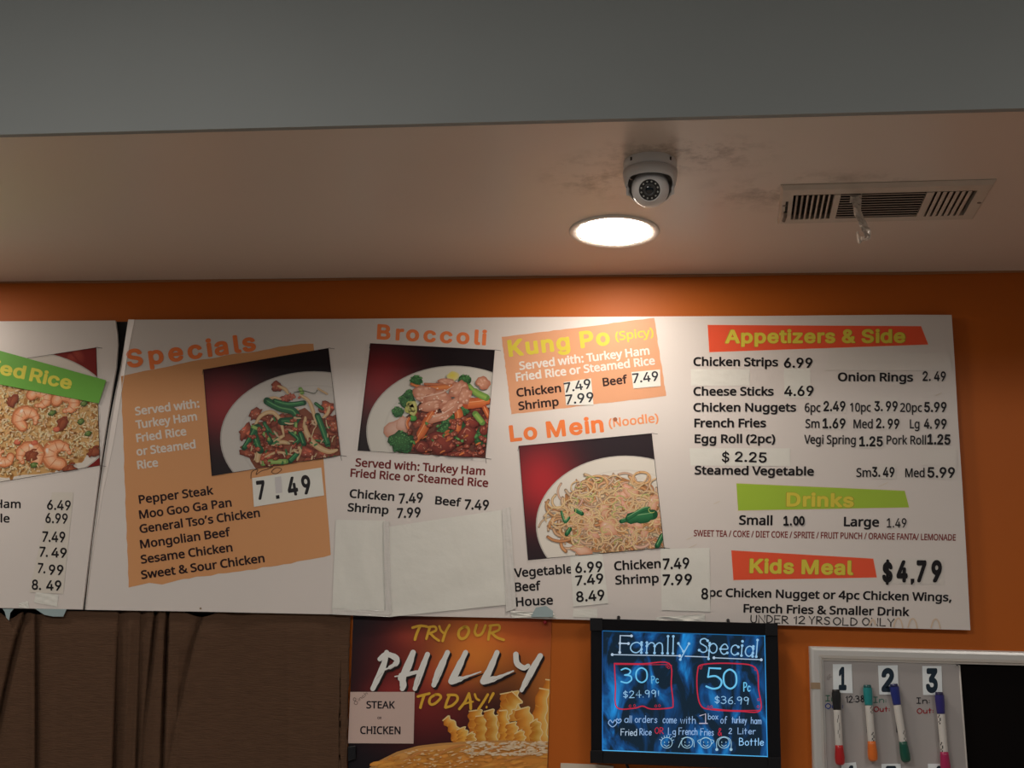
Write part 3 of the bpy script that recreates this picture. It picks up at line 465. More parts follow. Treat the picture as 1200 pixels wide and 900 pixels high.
# ------------------------------------------------------------------ the room shell
XL, XR, YB, ZT = -4.0, 3.6, -7.0, 3.05
def stain_mat(name, col, rough, spots, coat=0.0):
    """paint with smudges of its own at given places (object space = world space)"""
    m = mat(name, col, rough, noise=.05, nscale=1.3, bump=.12, bscale=9.0, coat=coat)
    nt = m.node_tree; b = nt.nodes['Principled BSDF']; src = b.inputs['Base Color'].links[0].from_socket
    tc = nt.nodes.new('ShaderNodeTexCoord')
    for (p, rad, dark, k) in spots:
        mp = nt.nodes.new('ShaderNodeMapping'); mp.inputs['Location'].default_value = [-q/r for q, r in zip(p, rad)]
        mp.inputs['Scale'].default_value = [1/r for r in rad]; nt.links.new(tc.outputs['Object'], mp.inputs[0])
        ln = nt.nodes.new('ShaderNodeVectorMath'); ln.operation = 'LENGTH'; nt.links.new(mp.outputs[0], ln.inputs[0])
        n = nt.nodes.new('ShaderNodeTexNoise'); n.inputs['Scale'].default_value = k; n.inputs['Detail'].default_value = 8; n.inputs['Roughness'].default_value = .7
        nt.links.new(tc.outputs['Object'], n.inputs['Vector'])
        mr = nt.nodes.new('ShaderNodeMapRange'); mr.inputs['From Min'].default_value = 1.0; mr.inputs['From Max'].default_value = 0.2
        nt.links.new(ln.outputs['Value'], mr.inputs['Value'])
        ns = nt.nodes.new('ShaderNodeMapRange'); ns.inputs['From Min'].default_value = .48; ns.inputs['From Max'].default_value = .68
        nt.links.new(n.outputs['Fac'], ns.inputs['Value'])
        ml = nt.nodes.new('ShaderNodeMath'); ml.operation = 'MULTIPLY'; nt.links.new(mr.outputs[0], ml.inputs[0]); nt.links.new(ns.outputs[0], ml.inputs[1])
        mx = nt.nodes.new('ShaderNodeMix'); mx.data_type = 'RGBA'; mx.inputs['B'].default_value = (*dark, 1)
        nt.links.new(ml.outputs[0], mx.inputs['Factor']); nt.links.new(src, mx.inputs['A']); src = mx.outputs['Result']
    nt.links.new(src, b.inputs['Base Color']); return m

VQ = [cpnt(915, 216.3), cpnt(1168, 209.5), cpnt(1140, 255.5), cpnt(911, 261)]      # corners of the air vent
CAMB = cpnt(762, 190.5)
M_ORANGE = mat('orange_wall_paint', (.49, .118, .011), .5, spec=.25, noise=.10, nscale=2.5, bump=.10, bscale=14)
M_CEIL = stain_mat('cream_ceiling_paint', (.62, .54, .475), .33, [
    (tuple(CAMB+Vector((.05, -.03, 0))), (.20, .10, .3), (.18, .12, .09), 22), (tuple(CAMB+Vector((-.10, .07, 0))), (.12, .14, .3), (.22, .16, .12), 14),
    (tuple((VQ[0]+VQ[3])/2+Vector((0.06, -.06, 0))), (.26, .12, .3), (.20, .15, .12), 12)])
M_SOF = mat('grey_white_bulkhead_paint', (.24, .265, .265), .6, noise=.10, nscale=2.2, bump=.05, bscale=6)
M_WHITE = mat('dull_white_paint', (.62, .62, .60), .6)
M_DARK = mat('matt_black', (.006, .006, .006), .8)

# back wall with the serving window opening behind the curtain
ox0, ox1 = wp(-420, 740).x, wp(396, 740).x; oz0, oz1 = 1.05, wp(200, 700).z
mb = MB()
for a, b, c, d in ((XL, 0, ox0, ZT), (ox1, 0, XR, ZT), (ox0, oz1, ox1, ZT), (ox0, 0, ox1, oz0)):
    mb.box((a, 0, b), (c, .12, d))
wall = struct(mb.build('wall_back', M_ORANGE))
win = struct(add('window_1', *(lambda q: (q.v, q.f))(MB().box((ox0, .105, oz0), (ox1, .118, oz1))), mat('dark_glass', (.012, .012, .014), .15)))
fr = MB()
for a in ((ox0, .06, oz0, ox0+.03, oz1), (ox1-.03, .06, oz0, ox1, oz1), ((ox0+ox1)/2-.02, .06, oz0, (ox0+ox1)/2+.02, oz1)): fr.box((a[0], a[1], a[2]), (a[3], .105, a[4]))
fr.box((ox0, .06, oz1-.03), (ox1, .105, oz1)); fr.box((ox0, .06, oz0), (ox1, .105, oz0+.03))
fr.build('window_frame', mat('dark_window_frame', (.03, .028, .026), .5), win)

# lowered ceiling over the counter, with the duct hole of the vent
uv = lambda u, v, z=0.0: (lambda p: Vector((p.x, p.y, H+z)))((VQ[0]*(1-u)+VQ[1]*u)*(1-v)+(VQ[3]*(1-u)+VQ[2]*u)*v)
hole = [uv(.05, .18), uv(.95, .18), uv(.95, .86), uv(.05, .86)]
o4 = [Vector((XL, SOF_Y, H)), Vector((XR, SOF_Y, H)), Vector((XR, 0, H)), Vector((XL, 0, H))]
mb = MB(); vs = o4+hole+[v+Vector((0, 0, .10)) for v in o4]+[v+Vector((0, 0, .10)) for v in hole]
fs = []
for i in range(4):
    j = (i+1) % 4; fs += [(i, i+4, j+4, j), (8+i, 8+j, 12+j, 12+i), (4+i, 12+i, 12+j, 4+j)]
    if i != 0: fs.append((i, j, 8+j, 8+i))
mb.put(vs, fs); struct(mb.build('ceiling', M_CEIL))
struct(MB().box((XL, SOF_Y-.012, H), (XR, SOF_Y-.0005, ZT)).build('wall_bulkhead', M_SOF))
struct(MB().box((XL, YB, ZT), (XR, .12, ZT+.08)).build('ceiling_upper', M_WHITE))
struct(MB().box((XL, YB, -.06), (XR, .12, 0)).build('floor', mat('beige_floor_tile', (.42, .36, .30), .4, noise=.2, nscale=3)))
struct(MB().box((XL-.1, -3.0, 0), (XL, .12, ZT)).build('wall_left', M_WHITE))
struct(MB().box((XR, -3.0, 0), (XR+.1, .12, ZT)).build('wall_right', M_WHITE))
ct = MB().box((XL+.02, -.62, .86), (XR-.02, -.02, .92)).build('bounce_counter', mat('cream_laminate', (.66, .62, .55), .35), None, (0, -.3, .86)); bev(ct, .006)  # unseen counter added to bounce warm light up to the ceiling
tag(ct, 'unseen long cream counter added under the menu boards to bounce light', 'counter')
MB().box((XL+.05, -.56, .0), (XR-.05, -.04, .86)).build('bounce_counter_body', mat('brown_laminate', (.25, .15, .09), .5), ct)
# thin caulk bead where ceiling meets wall
bd = MB(); bd.tube([Vector((XL+(XR-XL)*i/60, -.003, H-.001+.0015*math.sin(i*1.7))) for i in range(61)], .004, 6)
struct(bd.build('trim_1', mat('caulk_bead', (.30, .13, .05), .6)))

# ------------------------------------------------------------------ recessed downlights
def downlight(c, lab):
    t = thing('recessed_downlight', lab, 'ceiling light', c)
    d = Vector((0, 0, -1)); R = .0935
    MB().lathe(c, d, [(0, R), (.0025, R), (.0040, R*.985), (.0042, R*.93), (.0030, R*.86), (.0012, R*.81), (.0008, R*.79)], 64).build('trim_ring', mat('downlight_trim', (.86, .82, .76), .4), t, smooth=True)
    m = mat('led_diffuser', (.9, .9, .9), .5, emit=LAMP_COL, estr=LAMP_POWER)
    MB().lathe(c, d, [(.0014, R*.81), (.0030, R*.78), (.0046, R*.5), (.0050, .004)], 48, cap1=True).build('diffuser', m, t)
    return t
lc = cpnt(720, 271)
downlight(lc, 'round white recessed ceiling light, switched on, below the security camera')
SPC = 1.78
downlight(lc-Vector((SPC, 0, 0)), 'recessed ceiling light left of the picture, above the fried rice board')
downlight(lc+Vector((3.0, 0, 0)), 'recessed ceiling light right of the picture, beyond the air vent')

# ------------------------------------------------------------------ security camera (turret dome)
def security_camera():
    c = CAMB; t = thing('security_camera', 'small white dome security camera with ring of infrared lights under the ceiling', 'camera', c)
    mw = mat('camera_shell', (.74, .73, .72), .38); md = mat('camera_black', (.015, .015, .017), .25, coat=.5)
    dn = Vector((0, 0, -1)); R = .0475
    b = MB().lathe(c, dn, [(0, R), (.003, R*1.005), (.016, R), (.018, R*.985), (.0185, R*.97)], 48)
    b.build('mounting_base', mw, t, smooth=True)
    for sx in (-.033, .035):
        p = c+Vector((sx, -math.sqrt(R*R-sx*sx), -.007)); MB().box((p.x-.0022, p.y-.0012, p.z-.003), (p.x+.0022, p.y+.003, p.z+.003)).build('screw_notch', md, t)
    # collar: turned ring whose front is cut open around the ball
    fwd = (CP+Vector((-.10, 0, -.12))-c).normalized()
    bc = c+Vector((0, -.004, -.052)); vs = []; fs = []; n = 56
    prof = [(.0187, .0462), (.030, .0448), (.042, .0425), (.054, .0375), (.064, .0330)]
    for k, (h, r) in enumerate(prof):
        for i in range(n):
            a = 2*math.pi*i/n; p = Vector((math.cos(a)*r, math.sin(a)*r, -h))
            fr_ = max(0, -math.sin(a)-.10)/.90; top = .064-.029*min(1, fr_*1.9)**.8
            if h > top: p.z = -top; p.x = math.cos(a)*(.046-(top-.0187)*.12); p.y = math.sin(a)*(.046-(top-.0187)*.12)
            vs.append(c+p)
        if k: fs += [((k-1)*n+i, (k-1)*n+(i+1) % n, k*n+(i+1) % n, k*n+i) for i in range(n)]
    cl = add('collar', vs, fs, mw, t, smooth=True); so = cl.modifiers.new('s', 'SOLIDIFY'); so.thickness = .003
    Rb = .0335; s = MB()
    prof = [(-Rb*math.cos(a), max(.0003, Rb*math.sin(a))) for a in [math.pi*i/20 for i in range(1, 17)]]
    s.lathe(bc, fwd, prof, 40); s.build('camera_ball', mw, t, smooth=True)
    fc = bc+fwd*(Rb*.80)
    MB().lathe(fc, fwd, [(-.002, .0206), (.0012, .0204), (.0018, .0195), (.0004, .0186)], 40).build('bezel', mw, t, smooth=True)
    fp = MB().lathe(fc, fwd, [(.0003, .0188), (.0008, .0100)], 40, cap1=True).build('infrared_window', mat('smoked_window', (.035, .034, .034), .2), t)
    MB().lathe(fc, fwd, [(.0006, .0112), (.0040, .0105), (.0046, .0090), (.0025, .0070)], 36).build('lens_ring', mat('lens_ring_grey', (.06, .06, .06), .35), t, smooth=True)
    MB().lathe(fc, fwd, [(.0020, .0075), (.0035, .005), (.0042, .0004)], 30, cap1=True).build('lens', mat('lens_glass', (.01, .012, .014), .05, spec=.9), t, smooth=True)
    e = fwd.cross(Vector((0, 0, 1))).normalized(); g = e.cross(fwd)
    for i in range(12):
        a = 2*math.pi*(i+.5)/12; p = fc+(e*math.cos(a)+g*math.sin(a))*.0148
        MB().lathe(p, fwd, [(.0005, .0017), (.0014, .0014), (.0017, .0004)], 10, cap1=True).build('infrared_led', mat('led_bead', (.45, .45, .42), .25), t, smooth=True)
security_camera()

# ------------------------------------------------------------------ air vent
def vent():
    c = uv(.5, .5); t = thing('air_vent', 'dusty rectangular white ceiling air vent with curved louvres', 'air vent', c)
    m = mat('vent_metal', (.50, .44, .38), .45, noise=.12, nscale=30); mdk = mat('vent_dust_and_shade', (.20, .155, .125), .8, noise=.35, nscale=90)  # mdk: dark tone for dust and for the shaded louvre faces
    P = lambda u, v, z: uv(u, v, z)
    def bar(u0, v0, u1, v1, z0=-.006, z1=0.0, name='frame_bar', mm=m):
        return MB().hexa([P(u0, v0, z0), P(u1, v0, z0), P(u1, v1, z0), P(u0, v1, z0)], [P(u0, v0, z1), P(u1, v0, z1), P(u1, v1, z1), P(u0, v1, z1)]).build(name, mm, t)
    # face plate: ring with sloping rim
    U = [0, .012, .065, .935, .988, 1]; V = [0, .06, .2, .84, .94, 1]
    ring = lambda i, z: [P(U[i], V[i], z), P(U[5-i], V[i], z), P(U[5-i], V[5-i], z), P(U[i], V[5-i], z)]
    vs = ring(0, 0)+ring(0, -.0015)+ring(1, -.007)+ring(2, -.006)+ring(2, .004); fs = []
    for k in range(4):
        for i in range(4): fs.append((4*k+i, 4*k+(i+1) % 4, 4*k+4+(i+1) % 4, 4*k+4+i))
    add('face_plate', vs, fs, m, t)
    bar(.262, .2, .292, .84, -.008, .003, 'divider'); bar(.700, .2, .728, .84, -.008, .003, 'divider')
    def blade(a, b, nrm, w, tilt, name='louvre', mm=m, lip=.002, lm=None):
        # a thin curved blade from a to b; nrm = sideways direction; it leans by tilt
        mbx = MB(); k = 3; rows = []
        for q in range(k+1):
            s_ = q/k; off = nrm*(tilt*(s_**1.4))+Vector((0, 0, -.007+w*s_)); rows.append([a+off, b+off])
        for q in range(k):
            th = nrm*.0011
            mbx.hexa([rows[q][0], rows[q][1], rows[q+1][1], rows[q+1][0]], [rows[q][0]+th, rows[q][1]+th, rows[q+1][1]+th, rows[q+1][0]+th])
        lv = mbx.build(name, mm, t); q0, q1 = rows[0]; z_ = Vector((0, 0, .0006))
        MB().hexa([q0-nrm*lip, q1-nrm*lip, q1, q0], [q0-nrm*lip+z_, q1-nrm*lip+z_, q1+z_, q0+z_]).build('lit_louvre_edge', lm or m, lv)  # pale lip paints the lit lower edge, dark blade the shaded face
    ex = (VQ[1]-VQ[0]).normalized(); ey = (VQ[3]-VQ[0]).normalized()
    mdl = mat('louvre_grey', (.34, .29, .25), .6, noise=.2, nscale=60)
    for i in range(7):
        u = .085+i*.0262; blade(P(u, .2, 0), P(u, .84, 0), ex, .012, .003, mm=mdk, lip=.0030, lm=mdl if i < 2 else m)
    mdl = mat('louvre_grey', (.34, .29, .25), .6, noise=.2, nscale=60)
    for i in range(10):
        v = .235+i*.062; blade(P(.294, v, 0), P(.699, v, 0), ey, .010, .0035, mm=M_DARK, lip=.0034, lm=mdl)  # blade faces coloured black for the shade between louvres
    for i in range(7):
        u = .735+i*.029; blade(P(u, .2, 0), P(u, .84, 0), ex, .009, .004, mm=mdk, lip=.0062)
    # damper lever slot
    MB().hexa([P(.030, .35, -.0074), P(.043, .35, -.0074), P(.043, .78, -.0074), P(.030, .78, -.0074)], [P(.030, .35, -.0066), P(.043, .35, -.0066), P(.043, .78, -.0066), P(.030, .78, -.0066)]).build('lever_slot', M_DARK, t)
    MB().tube([P(.034, .62, -.007), P(.032, .66, -.014), P(.026, .72, -.018)], .0035, 8).build('damper_lever', mdk, t)
    for u, v in ((.025, .45), (.975, .5)):
        MB().lathe(P(u, v, -.0066), (0, 0, -1), [(0, .004), (.0012, .0036), (.002, .001)], 12, cap1=True).build('screw', mdk, t)
    # duct above
    d = MB(); q = [P(.05, .18, .004), P(.95, .18, .004), P(.95, .86, .004), P(.05, .86, .004)]; z = Vector((0, 0, .09))
    d.put(q+[p+z for p in q], [(0, 1, 5, 4), (1, 2, 6, 5), (2, 3, 7, 6), (3, 0, 4, 7), (4, 5, 6, 7)]); d.build('duct', mat('duct_dark', (.02, .017, .015), .9), t)
    return t
vent()
def tape_strip():
    random.seed(5)
    top = cpnt(1003, 231, .0085); k = (top-CP).length/F
    path = [(1003, 229, 13, 0), (1003, 236, 12, 0), (1004, 246, 8, .2), (1007, 256, 8, .6), (1011, 265, 10, .9), (1015, 273, 9, 1.2), (1015, 281, 9, 1.6), (1009, 285, 10, 2.1), (1004, 280, 8, 2.5), (1003, 275, 5, 2.8)]
    pts = catmull([(a, b) for a, b, _, _ in path], 4); ws = catmull([(c, d) for _, _, c, d in path], 4)
    vs = []; fs = []; n = 5
    for i, ((px, py), (w, tw)) in enumerate(zip(pts, ws)):
        p = wp(px, py, top.y)
        if i == 0: p.z = H-.0085
        for j in range(n):
            s_ = (j/(n-1)-.5)*w*k; a = tw*.55
            vs.append(p+Vector((math.cos(a)*s_, -math.sin(a)*s_*.8-abs(s_)*.35*math.cos(i*.9)+random.uniform(-.003, .003)-.001*i*.4, random.uniform(-.002, .002)+(s_*.35*math.sin(i*.7) if i else 0))))
        if i: fs += [((i-1)*n+j, (i-1)*n+j+1, i*n+j+1, i*n+j) for j in range(n-1)]
    m = mat('crumpled_clear_tape', (.74, .66, .58), .25, alpha=.9, coat=.5)
    o = add('tape_strip', vs, fs, m, loc=top); o.modifiers.new('s', 'SOLIDIFY').thickness = .0006
    tag(o, 'crumpled strip of clear tape dangling from the air vent', 'tape')
tape_strip()

# ------------------------------------------------------------------ menu boards
YB_F, YB_B = -.0150, -.0085            # front and back of the foam boards, held a little off the wall
YP = YB_F-.0002
M_BOARD = mat('white_foam_board', (.71, .67, .64), .42, noise=.035, nscale=5, bump=.10, bscale=5)
M_PAPER = mat('white_paper', (.75, .76, .71), .5, bump=.35, bscale=22, noise=.03, nscale=30)
M_TAPE = mat('glossy_clear_tape', (.72, .71, .68), .12, bump=.5, bscale=45, coat=1.0)
INK = attr_mat('printed_ink', .42)
RW = (190, 175, 162)                   # how the white board looks in the middle of the photograph
BLACK = (.012, .010, .012)
ORANGE = C(215, 105, 52, (190, 172, 158)); YEL = (.70, .60, .07); DRED = (.17, .018, .018)
GREEN = C(128, 142, 40, (180, 165, 152)); RED = C(192, 66, 38, (185, 170, 157)); PEACH = (.70, .355, .20); TAN = C(150, 98, 60, (160, 145, 134))
PWHITE = (.78, .74, .70)

def noisy(a, b, n, amp):
    out = []
    for i in range(n):
        t = i/n; out.append((a[0]+(b[0]-a[0])*t+random.uniform(-amp, amp)*(i > 0), a[1]+(b[1]-a[1])*t+random.uniform(-amp, amp)*(i > 0)))
    return out
def torn(quad, amp, n=24):
    out = []
    for i in range(4): out += noisy(quad[i], quad[(i+1) % 4], n, amp[i] if isinstance(amp, (list, tuple)) else amp)
    return out
def sticker(name, quad, parent, y=None, m=None, th=.0005, wr=.0, lab=None, seed=1):
    """a thin paper or tape patch lying on the board, slightly wrinkled"""
    y = YP-.0003 if y is None else y; rnd = random.Random(seed); a, b, c, d = quad
    nx, ny = (20, 14) if wr else (2, 2)
    ph = [(rnd.uniform(3, 16), rnd.uniform(-14, 14), rnd.uniform(0, 6)) for _ in range(7)]
    def fn(u, v):
        x = (a[0]*(1-u)+b[0]*u)*(1-v)+(d[0]*(1-u)+c[0]*u)*v; yy = (a[1]*(1-u)+b[1]*u)*(1-v)+(d[1]*(1-u)+c[1]*u)*v
        p = wp(x, yy, y-th); h = sum(math.sin(k*u+l*v+f)**3 for k, l, f in ph)/7
        p.y -= wr*h*(1 if 0 < u < 1 and 0 < v < 1 else .2); return p
    if wr: o = MB().grid(fn, nx, ny).build(name, m or M_PAPER, parent, smooth=True)
    else:
        f = [wp(p[0], p[1], y-th) for p in quad]; o = MB().prism(f, [p+Vector((0, th, 0)) for p in f]).build(name, m or M_PAPER, parent)
    if lab: o['label'] = lab
    return o
def crop_marks(A, quad):
    a, b, c, d = quad
    for p, q in ((b, (b[0]+7, b[1]+1)), (c, (c[0]+7, c[1]+1)), (c, (c[0]+1, c[1]+6)), (a, (a[0]-1, a[1]+6))): A.cut(); A.ribbon([p, q], .5, (.05, .045, .04), smooth=False, caps=False)

# ---- left board (fried rice)
Bp = wp(40, 545, 0); Bp.y = 0
lb_out = [(-420, 379.5), (135, 375.6), (137.3, 392), (137.8, 404), (136.0, 430), (131.5, 455.6), (122.4, 511), (116.5, 551), (110.2, 600), (105, 642), (96.4, 714.3), (0, 712.4), (-420, 702)]
lb = slab('menu_board', lb_out, YB_F, YB_B, M_BOARD, None, Bp)
tag(lb, 'white menu board at the far left with a fried rice photo under a green banner', 'menu board', 'menu boards')

def frame_quad(A, quad, w=.9):
    q = list(quad)+[quad[0]]
    for i in range(4): A.ribbon([q[i], q[i+1]], w, (.02, .015, .018), smooth=False, caps=False)
def dish_back(quad, red, k=1.0):
    def fn(x, y):
        r = math.exp(-(((x-red[0])/red[2])**2+((y-red[1])/red[3])**2)); b = (.016*k, .011*k, .014*k)
        return (b[0]+.26*r*k, b[1]+.012*r, b[2]+.014*r)
    return fn
def plate(A, cx, cy, rx, ry, col=(.62, .60, .57)):
    for k, c in ((1.0, .72), (.985, 1.0), (.80, .93), (.775, 1.0), (.70, .97)):
        A.layer(); n = 72
        A.emit([(cx, cy)]+[(cx+rx*k*math.cos(2*math.pi*i/n), cy+ry*k*math.sin(2*math.pi*i/n)) for i in range(n)], [tuple(min(.8, q*c) for q in col)]*(n+1), [(0, i+1, (i+1) % n+1) for i in range(n)])
U = random.uniform
def vary(c, k=.2):
    s = 1+U(-k, k); return tuple(min(.85, max(.003, q*s*(1+U(-.06, .06)))) for q in c)
def inell(cx, cy, rx, ry):
    while True:
        a, b = U(-1, 1), U(-1, 1)
        if a*a+b*b < 1: return cx+a*rx, cy+b*ry
def shrimp(A, cx, cy, r, rot, flip=1):
    for k in range(3):
        pts = [(cx+math.cos(rot+flip*t*.75)*r*.56, cy+math.sin(rot+flip*t*.75)*r*.5) for t in range(7)]
        A.ribbon(pts, [r*w*(1-.28*k) for w in (.75, .95, 1.0, .92, .75, .55, .3)], ((.80, .34, .16), (.83, .40, .21), (.85, .55, .35))[k], ((.50, .16, .06), (.78, .33, .16), (.82, .42, .24))[k])
    for t in range(1, 7):
        a = rot+flip*t*.72; A.ribbon([(cx+math.cos(a)*r*.34, cy+math.sin(a)*r*.3), (cx+math.cos(a)*r*.92, cy+math.sin(a)*r*.82)], max(.5, r*.05), (.62, .22, .10), smooth=False, caps=False)
    A.blob(cx+math.cos(rot+flip*2)*r*.75, cy+math.sin(rot+flip*2)*r*.66, r*.16, r*.10, (.85, .78, .7), (.82, .55, .38), rot)

random.seed(11)
q = [(-60, 434), (112.9, 407), (117.3, 545.6), (-60, 575)]
A = Art(YP, q, step=7e-7); A.gradient(q, lambda x, y: (.20, .012, .010), 4, 4)
for i in range(10): A.blob(U(0, 100), U(408, 428), U(6, 16), U(3, 6), (.34, .05, .03), (.2, .012, .01), U(0, 1))
plate(A, 20, 490, 118, 80, (.70, .66, .6))
A.blob(8, 497, 122, 62, (.66, .42, .18), (.60, .36, .14), n=40, rough=.05)
for i in range(420):
    x, y = inell(6, 497, 122, 62); A.blob(x, y, U(2, 5), U(1.5, 3), vary((.34, .15, .045), .4), (.42, .20, .06), U(0, 3), .3, 6)
for i in range(2300):
    x, y = inell(6, 494, 118, 62); a = U(0, 3.14); l = U(1.3, 2.2); c = vary((.84, .66, .40) if random.random() < .75 else (.78, .46, .20), .16)
    A.ribbon([(x-math.cos(a)*l, y-math.sin(a)*l), (x+math.cos(a)*l, y+math.sin(a)*l)], U(1.4, 1.9), c, tuple(v*.80 for v in c), smooth=False, caps=False)
for x, y, r, rot, fl in ((32, 492, 18, 2.2, 1), (45, 467, 17, 3.6, 1), (76, 472, 19, 3.4, 1), (70, 533, 21, 1.5, 1), (34, 535, 19, .6, -1), (5, 535, 13, 0, 1), (-20, 500, 14, 1, 1)): shrimp(A, x, y, r, rot, fl)
for x, y in ((61, 484), (95, 494), (103, 508), (98, 473), (40, 545)):
    A.blob(x, y, 4.6, 3.4, (.20, .30, .08), (.03, .07, .02), U(-.5, .5), .2, hl=(.5, .6, .35))
for x, y in ((73, 496), (37, 534), (82, 550), (110, 530), (15, 470)):
    A.blob(x, y, 8, 6, (.38, .11, .05), (.16, .035, .02), U(-1, 1), .3, hl=(.7, .42, .3))
    A.ribbon([(x-5, y+5), (x, y-6), (x+5, y-7)], 2.2, (.30, .07, .03), (.2, .04, .02))
for x, y in ((40, 519), (66, 503), (20, 518)): A.blob(x, y, 4, 3, (.72, .22, .12), (.5, .1, .06))
for i in range(120):
    x, y = inell(6, 494, 118, 62); a = U(0, 3.14); l = U(1.6, 2.7)
    A.ribbon([(x-math.cos(a)*l, y-math.sin(a)*l), (x+math.cos(a)*l, y+math.sin(a)*l)], 1.3, vary((.8, .62, .36), .15), (.6, .4, .18), smooth=False, caps=False)
frame_quad(A, q); A.build('food_picture', lb, label='printed photo of shrimp fried rice')
A = Art(YP-.001); crop_marks(A, q); A.build('crop_mark', lb)
A = Art(YP-.0034); A.poly([(-50, 399), (0, 411), (124.4, 445.6), (115.6, 472.7), (0, 450.5), (-50, 440)], C(92, 138, 50, (190, 175, 163)))
bn = A.build('banner', lb, label='green banner')
A = Art(YP-.0036); A.text('Fried', (-31, 432.5), (28.4, 444.7), 16, (.74, .70, .09), .020, .018, sp=1.05); A.text('Rice', (33.6, 446.3), (82.7, 457), 16, (.74, .70, .09), .020, .018, sp=1.05); A.build('heading', bn)
A = Art(YP)
A.text('Turkey Ham', (-55, 594.5), (24.2, 595.7), 10, BLACK); A.text('Vegetable', (-57, 611.5), (11.3, 612.5), 10, BLACK); A.text('Chicken', (-57, 631), (-10, 632), 10, BLACK)
A.text('Beef', (-57, 649), (-26, 650), 10, BLACK); A.build('item_text', lb)
sticker('price_strip', [(61, 577), (86, 577), (74, 696), (34, 694)], lb, th=.0002, m=mat('yellowed_paper', (.70, .665, .60), .3, coat=.3))
sticker('paper_patch', [(42, 694), (68.5, 697), (67, 711), (40, 706)], lb, wr=.0008, th=.0003, seed=4)
sticker('paper_patch', [(22, 707), (33, 704), (34, 713), (22, 712)], lb, wr=.001, th=.0003, seed=9)
A = Art(YP-.0008)
for t, a, b, h in (('6.49', (55, 597.3), (82.7, 598.2), 11.7), ('6.99', (53, 612.9), (79, 613.8), 12), ('7.49', (49.3, 635), (76.3, 635.6), 12.5), ('7.', (46, 652.5), (56, 652.8), 12), ('49', (60, 653.2), (78, 653.8), 11.7),
                   ('7.', (43.8, 671.5), (53, 672), 12), ('99', (57, 673.5), (74, 674), 12), ('8.', (37, 691), (48, 691.5), 12), ('49', (54, 692), (71.8, 692.2), 12)): A.text(t, a, b, h, BLACK, .02)
A.build('price_text', lb)
# torn tape under the left board
def scrap(pts, lab):
    o = slab('tape_scrap', pts, YB_F-.0004, YB_F+.0004, mat('pale_blue_tape', (.34, .44, .46), .3, alpha=1), lb); o['label'] = lab
scrap([(3, 713.5), (16, 713.5), (12, 718), (10.5, 727), (7.5, 724), (5.5, 717)], 'pale blue tape scrap'); scrap([(41, 713.4), (78, 714), (74, 722.5), (62, 722.5), (52, 720.5)], 'pale blue tape scrap')

# ---- main board
Mp = wp(625, 545, 0); Mp.y = 0
top_edge = [(158, 374.6), (400, 373.8), (620, 371.6), (900, 370.2), (1030, 369.0), (1060, 368.8), (1115.2, 369)]
mo = top_edge+[(1118.6, 420), (1122.5, 490), (1127.8, 570), (1132.5, 650), (1137.2, 738.4), (900, 732.2), (700, 726.6), (600, 724.2), (400, 720.2), (240, 716.8), (101.6, 714.6), (110.8, 640), (121.5, 575), (133, 520), (141, 470), (149, 420)]
mbd = slab('menu_board', mo, YB_F, YB_B, M_BOARD, None, Mp)
tag(mbd, 'long white menu board from the specials to the kids meal, above the curtain and poster', 'menu board', 'menu boards')
inner = [(158, 374.6), (149, 420), (141, 470), (133, 520), (121.5, 575), (110.8, 640), (101.6, 714.6)]
outer = [(151, 374.4), (142.6, 426), (133.8, 470), (126.8, 508), (119.5, 555.6), (109, 634), (100.2, 714.4)]
mb = MB(); n = len(inner)
mb.put([wp(x, y, YB_F) for x, y in inner]+[wp(x, y, YB_F+.0075) for x, y in outer], [(i, i+1, n+i+1, n+i) for i in range(n-1)])
ce = mb.build('curled_edge', M_BOARD, mbd); ce.modifiers.new('s', 'SOLIDIFY').thickness = .0008
A = Art(YB_F+.0068); A.ribbon([(a-.2, b) for a, b in outer], 1.2, (.78, .75, .70), caps=False); A.build('edge_face', mbd)
bs = slab('dark_gap_strip', [(132, 377), (154, 377), (140, 450), (124, 560), (118, 560), (130, 460)], -.0055, -.001, M_DARK, None, wp(138, 440, 0))  # black strip added to keep the gap between the boards dark
tag(bs, 'black strip added to darken the gap between the two menu boards', 'strip')

# specials
random.seed(21)
A = Art(YP); A.poly([(141.7, 440.9), (170, 434.5)]+noisy((180, 433), (238, 421), 8, .6)+noisy((238, 421), (345, 404.5), 12, 1.0)+[(352, 403), (367.2, 402.8), (368.5, 415), (379.3, 540), (383, 590), (386, 625)]+[(387.6, 650.3)]
    +noisy((387, 650.6), (325, 663), 8, .7)+noisy((325, 663), (205, 680), 14, .8)+[(190, 685), (175, 683), (150.7, 688.5)]+noisy((150.7, 688), (141.7, 440.9), 30, .5), TAN)
A.build('section_panel', mbd, label='tan printed panel of the specials')
A = Art(YP-.0003)
A.text('Specials', (149.6, 431.4), (300.6, 411.0), 21.5, C(190, 86, 42, (165, 150, 138)), .010, .028, sp=1.28); A.build('heading', mbd)
A = Art(YP-.0003); w = (.74, .68, .62)
for t, a, b in (('Served with:', (158.8, 487), (234, 477.5)), ('Turkey Ham', (159.7, 502.8), (231.3, 492.6)), ('Fried Rice', (160.4, 518.5), (218.9, 510)), ('or Steamed', (160.4, 534.3), (229.7, 525.3)), ('Rice', (161.5, 550), (185.8, 546.7))): A.text(t, a, b, 10, w, .02)
A.build('serving_text', mbd)
A = Art(YP-.0003); d = (.022, .008, .010)
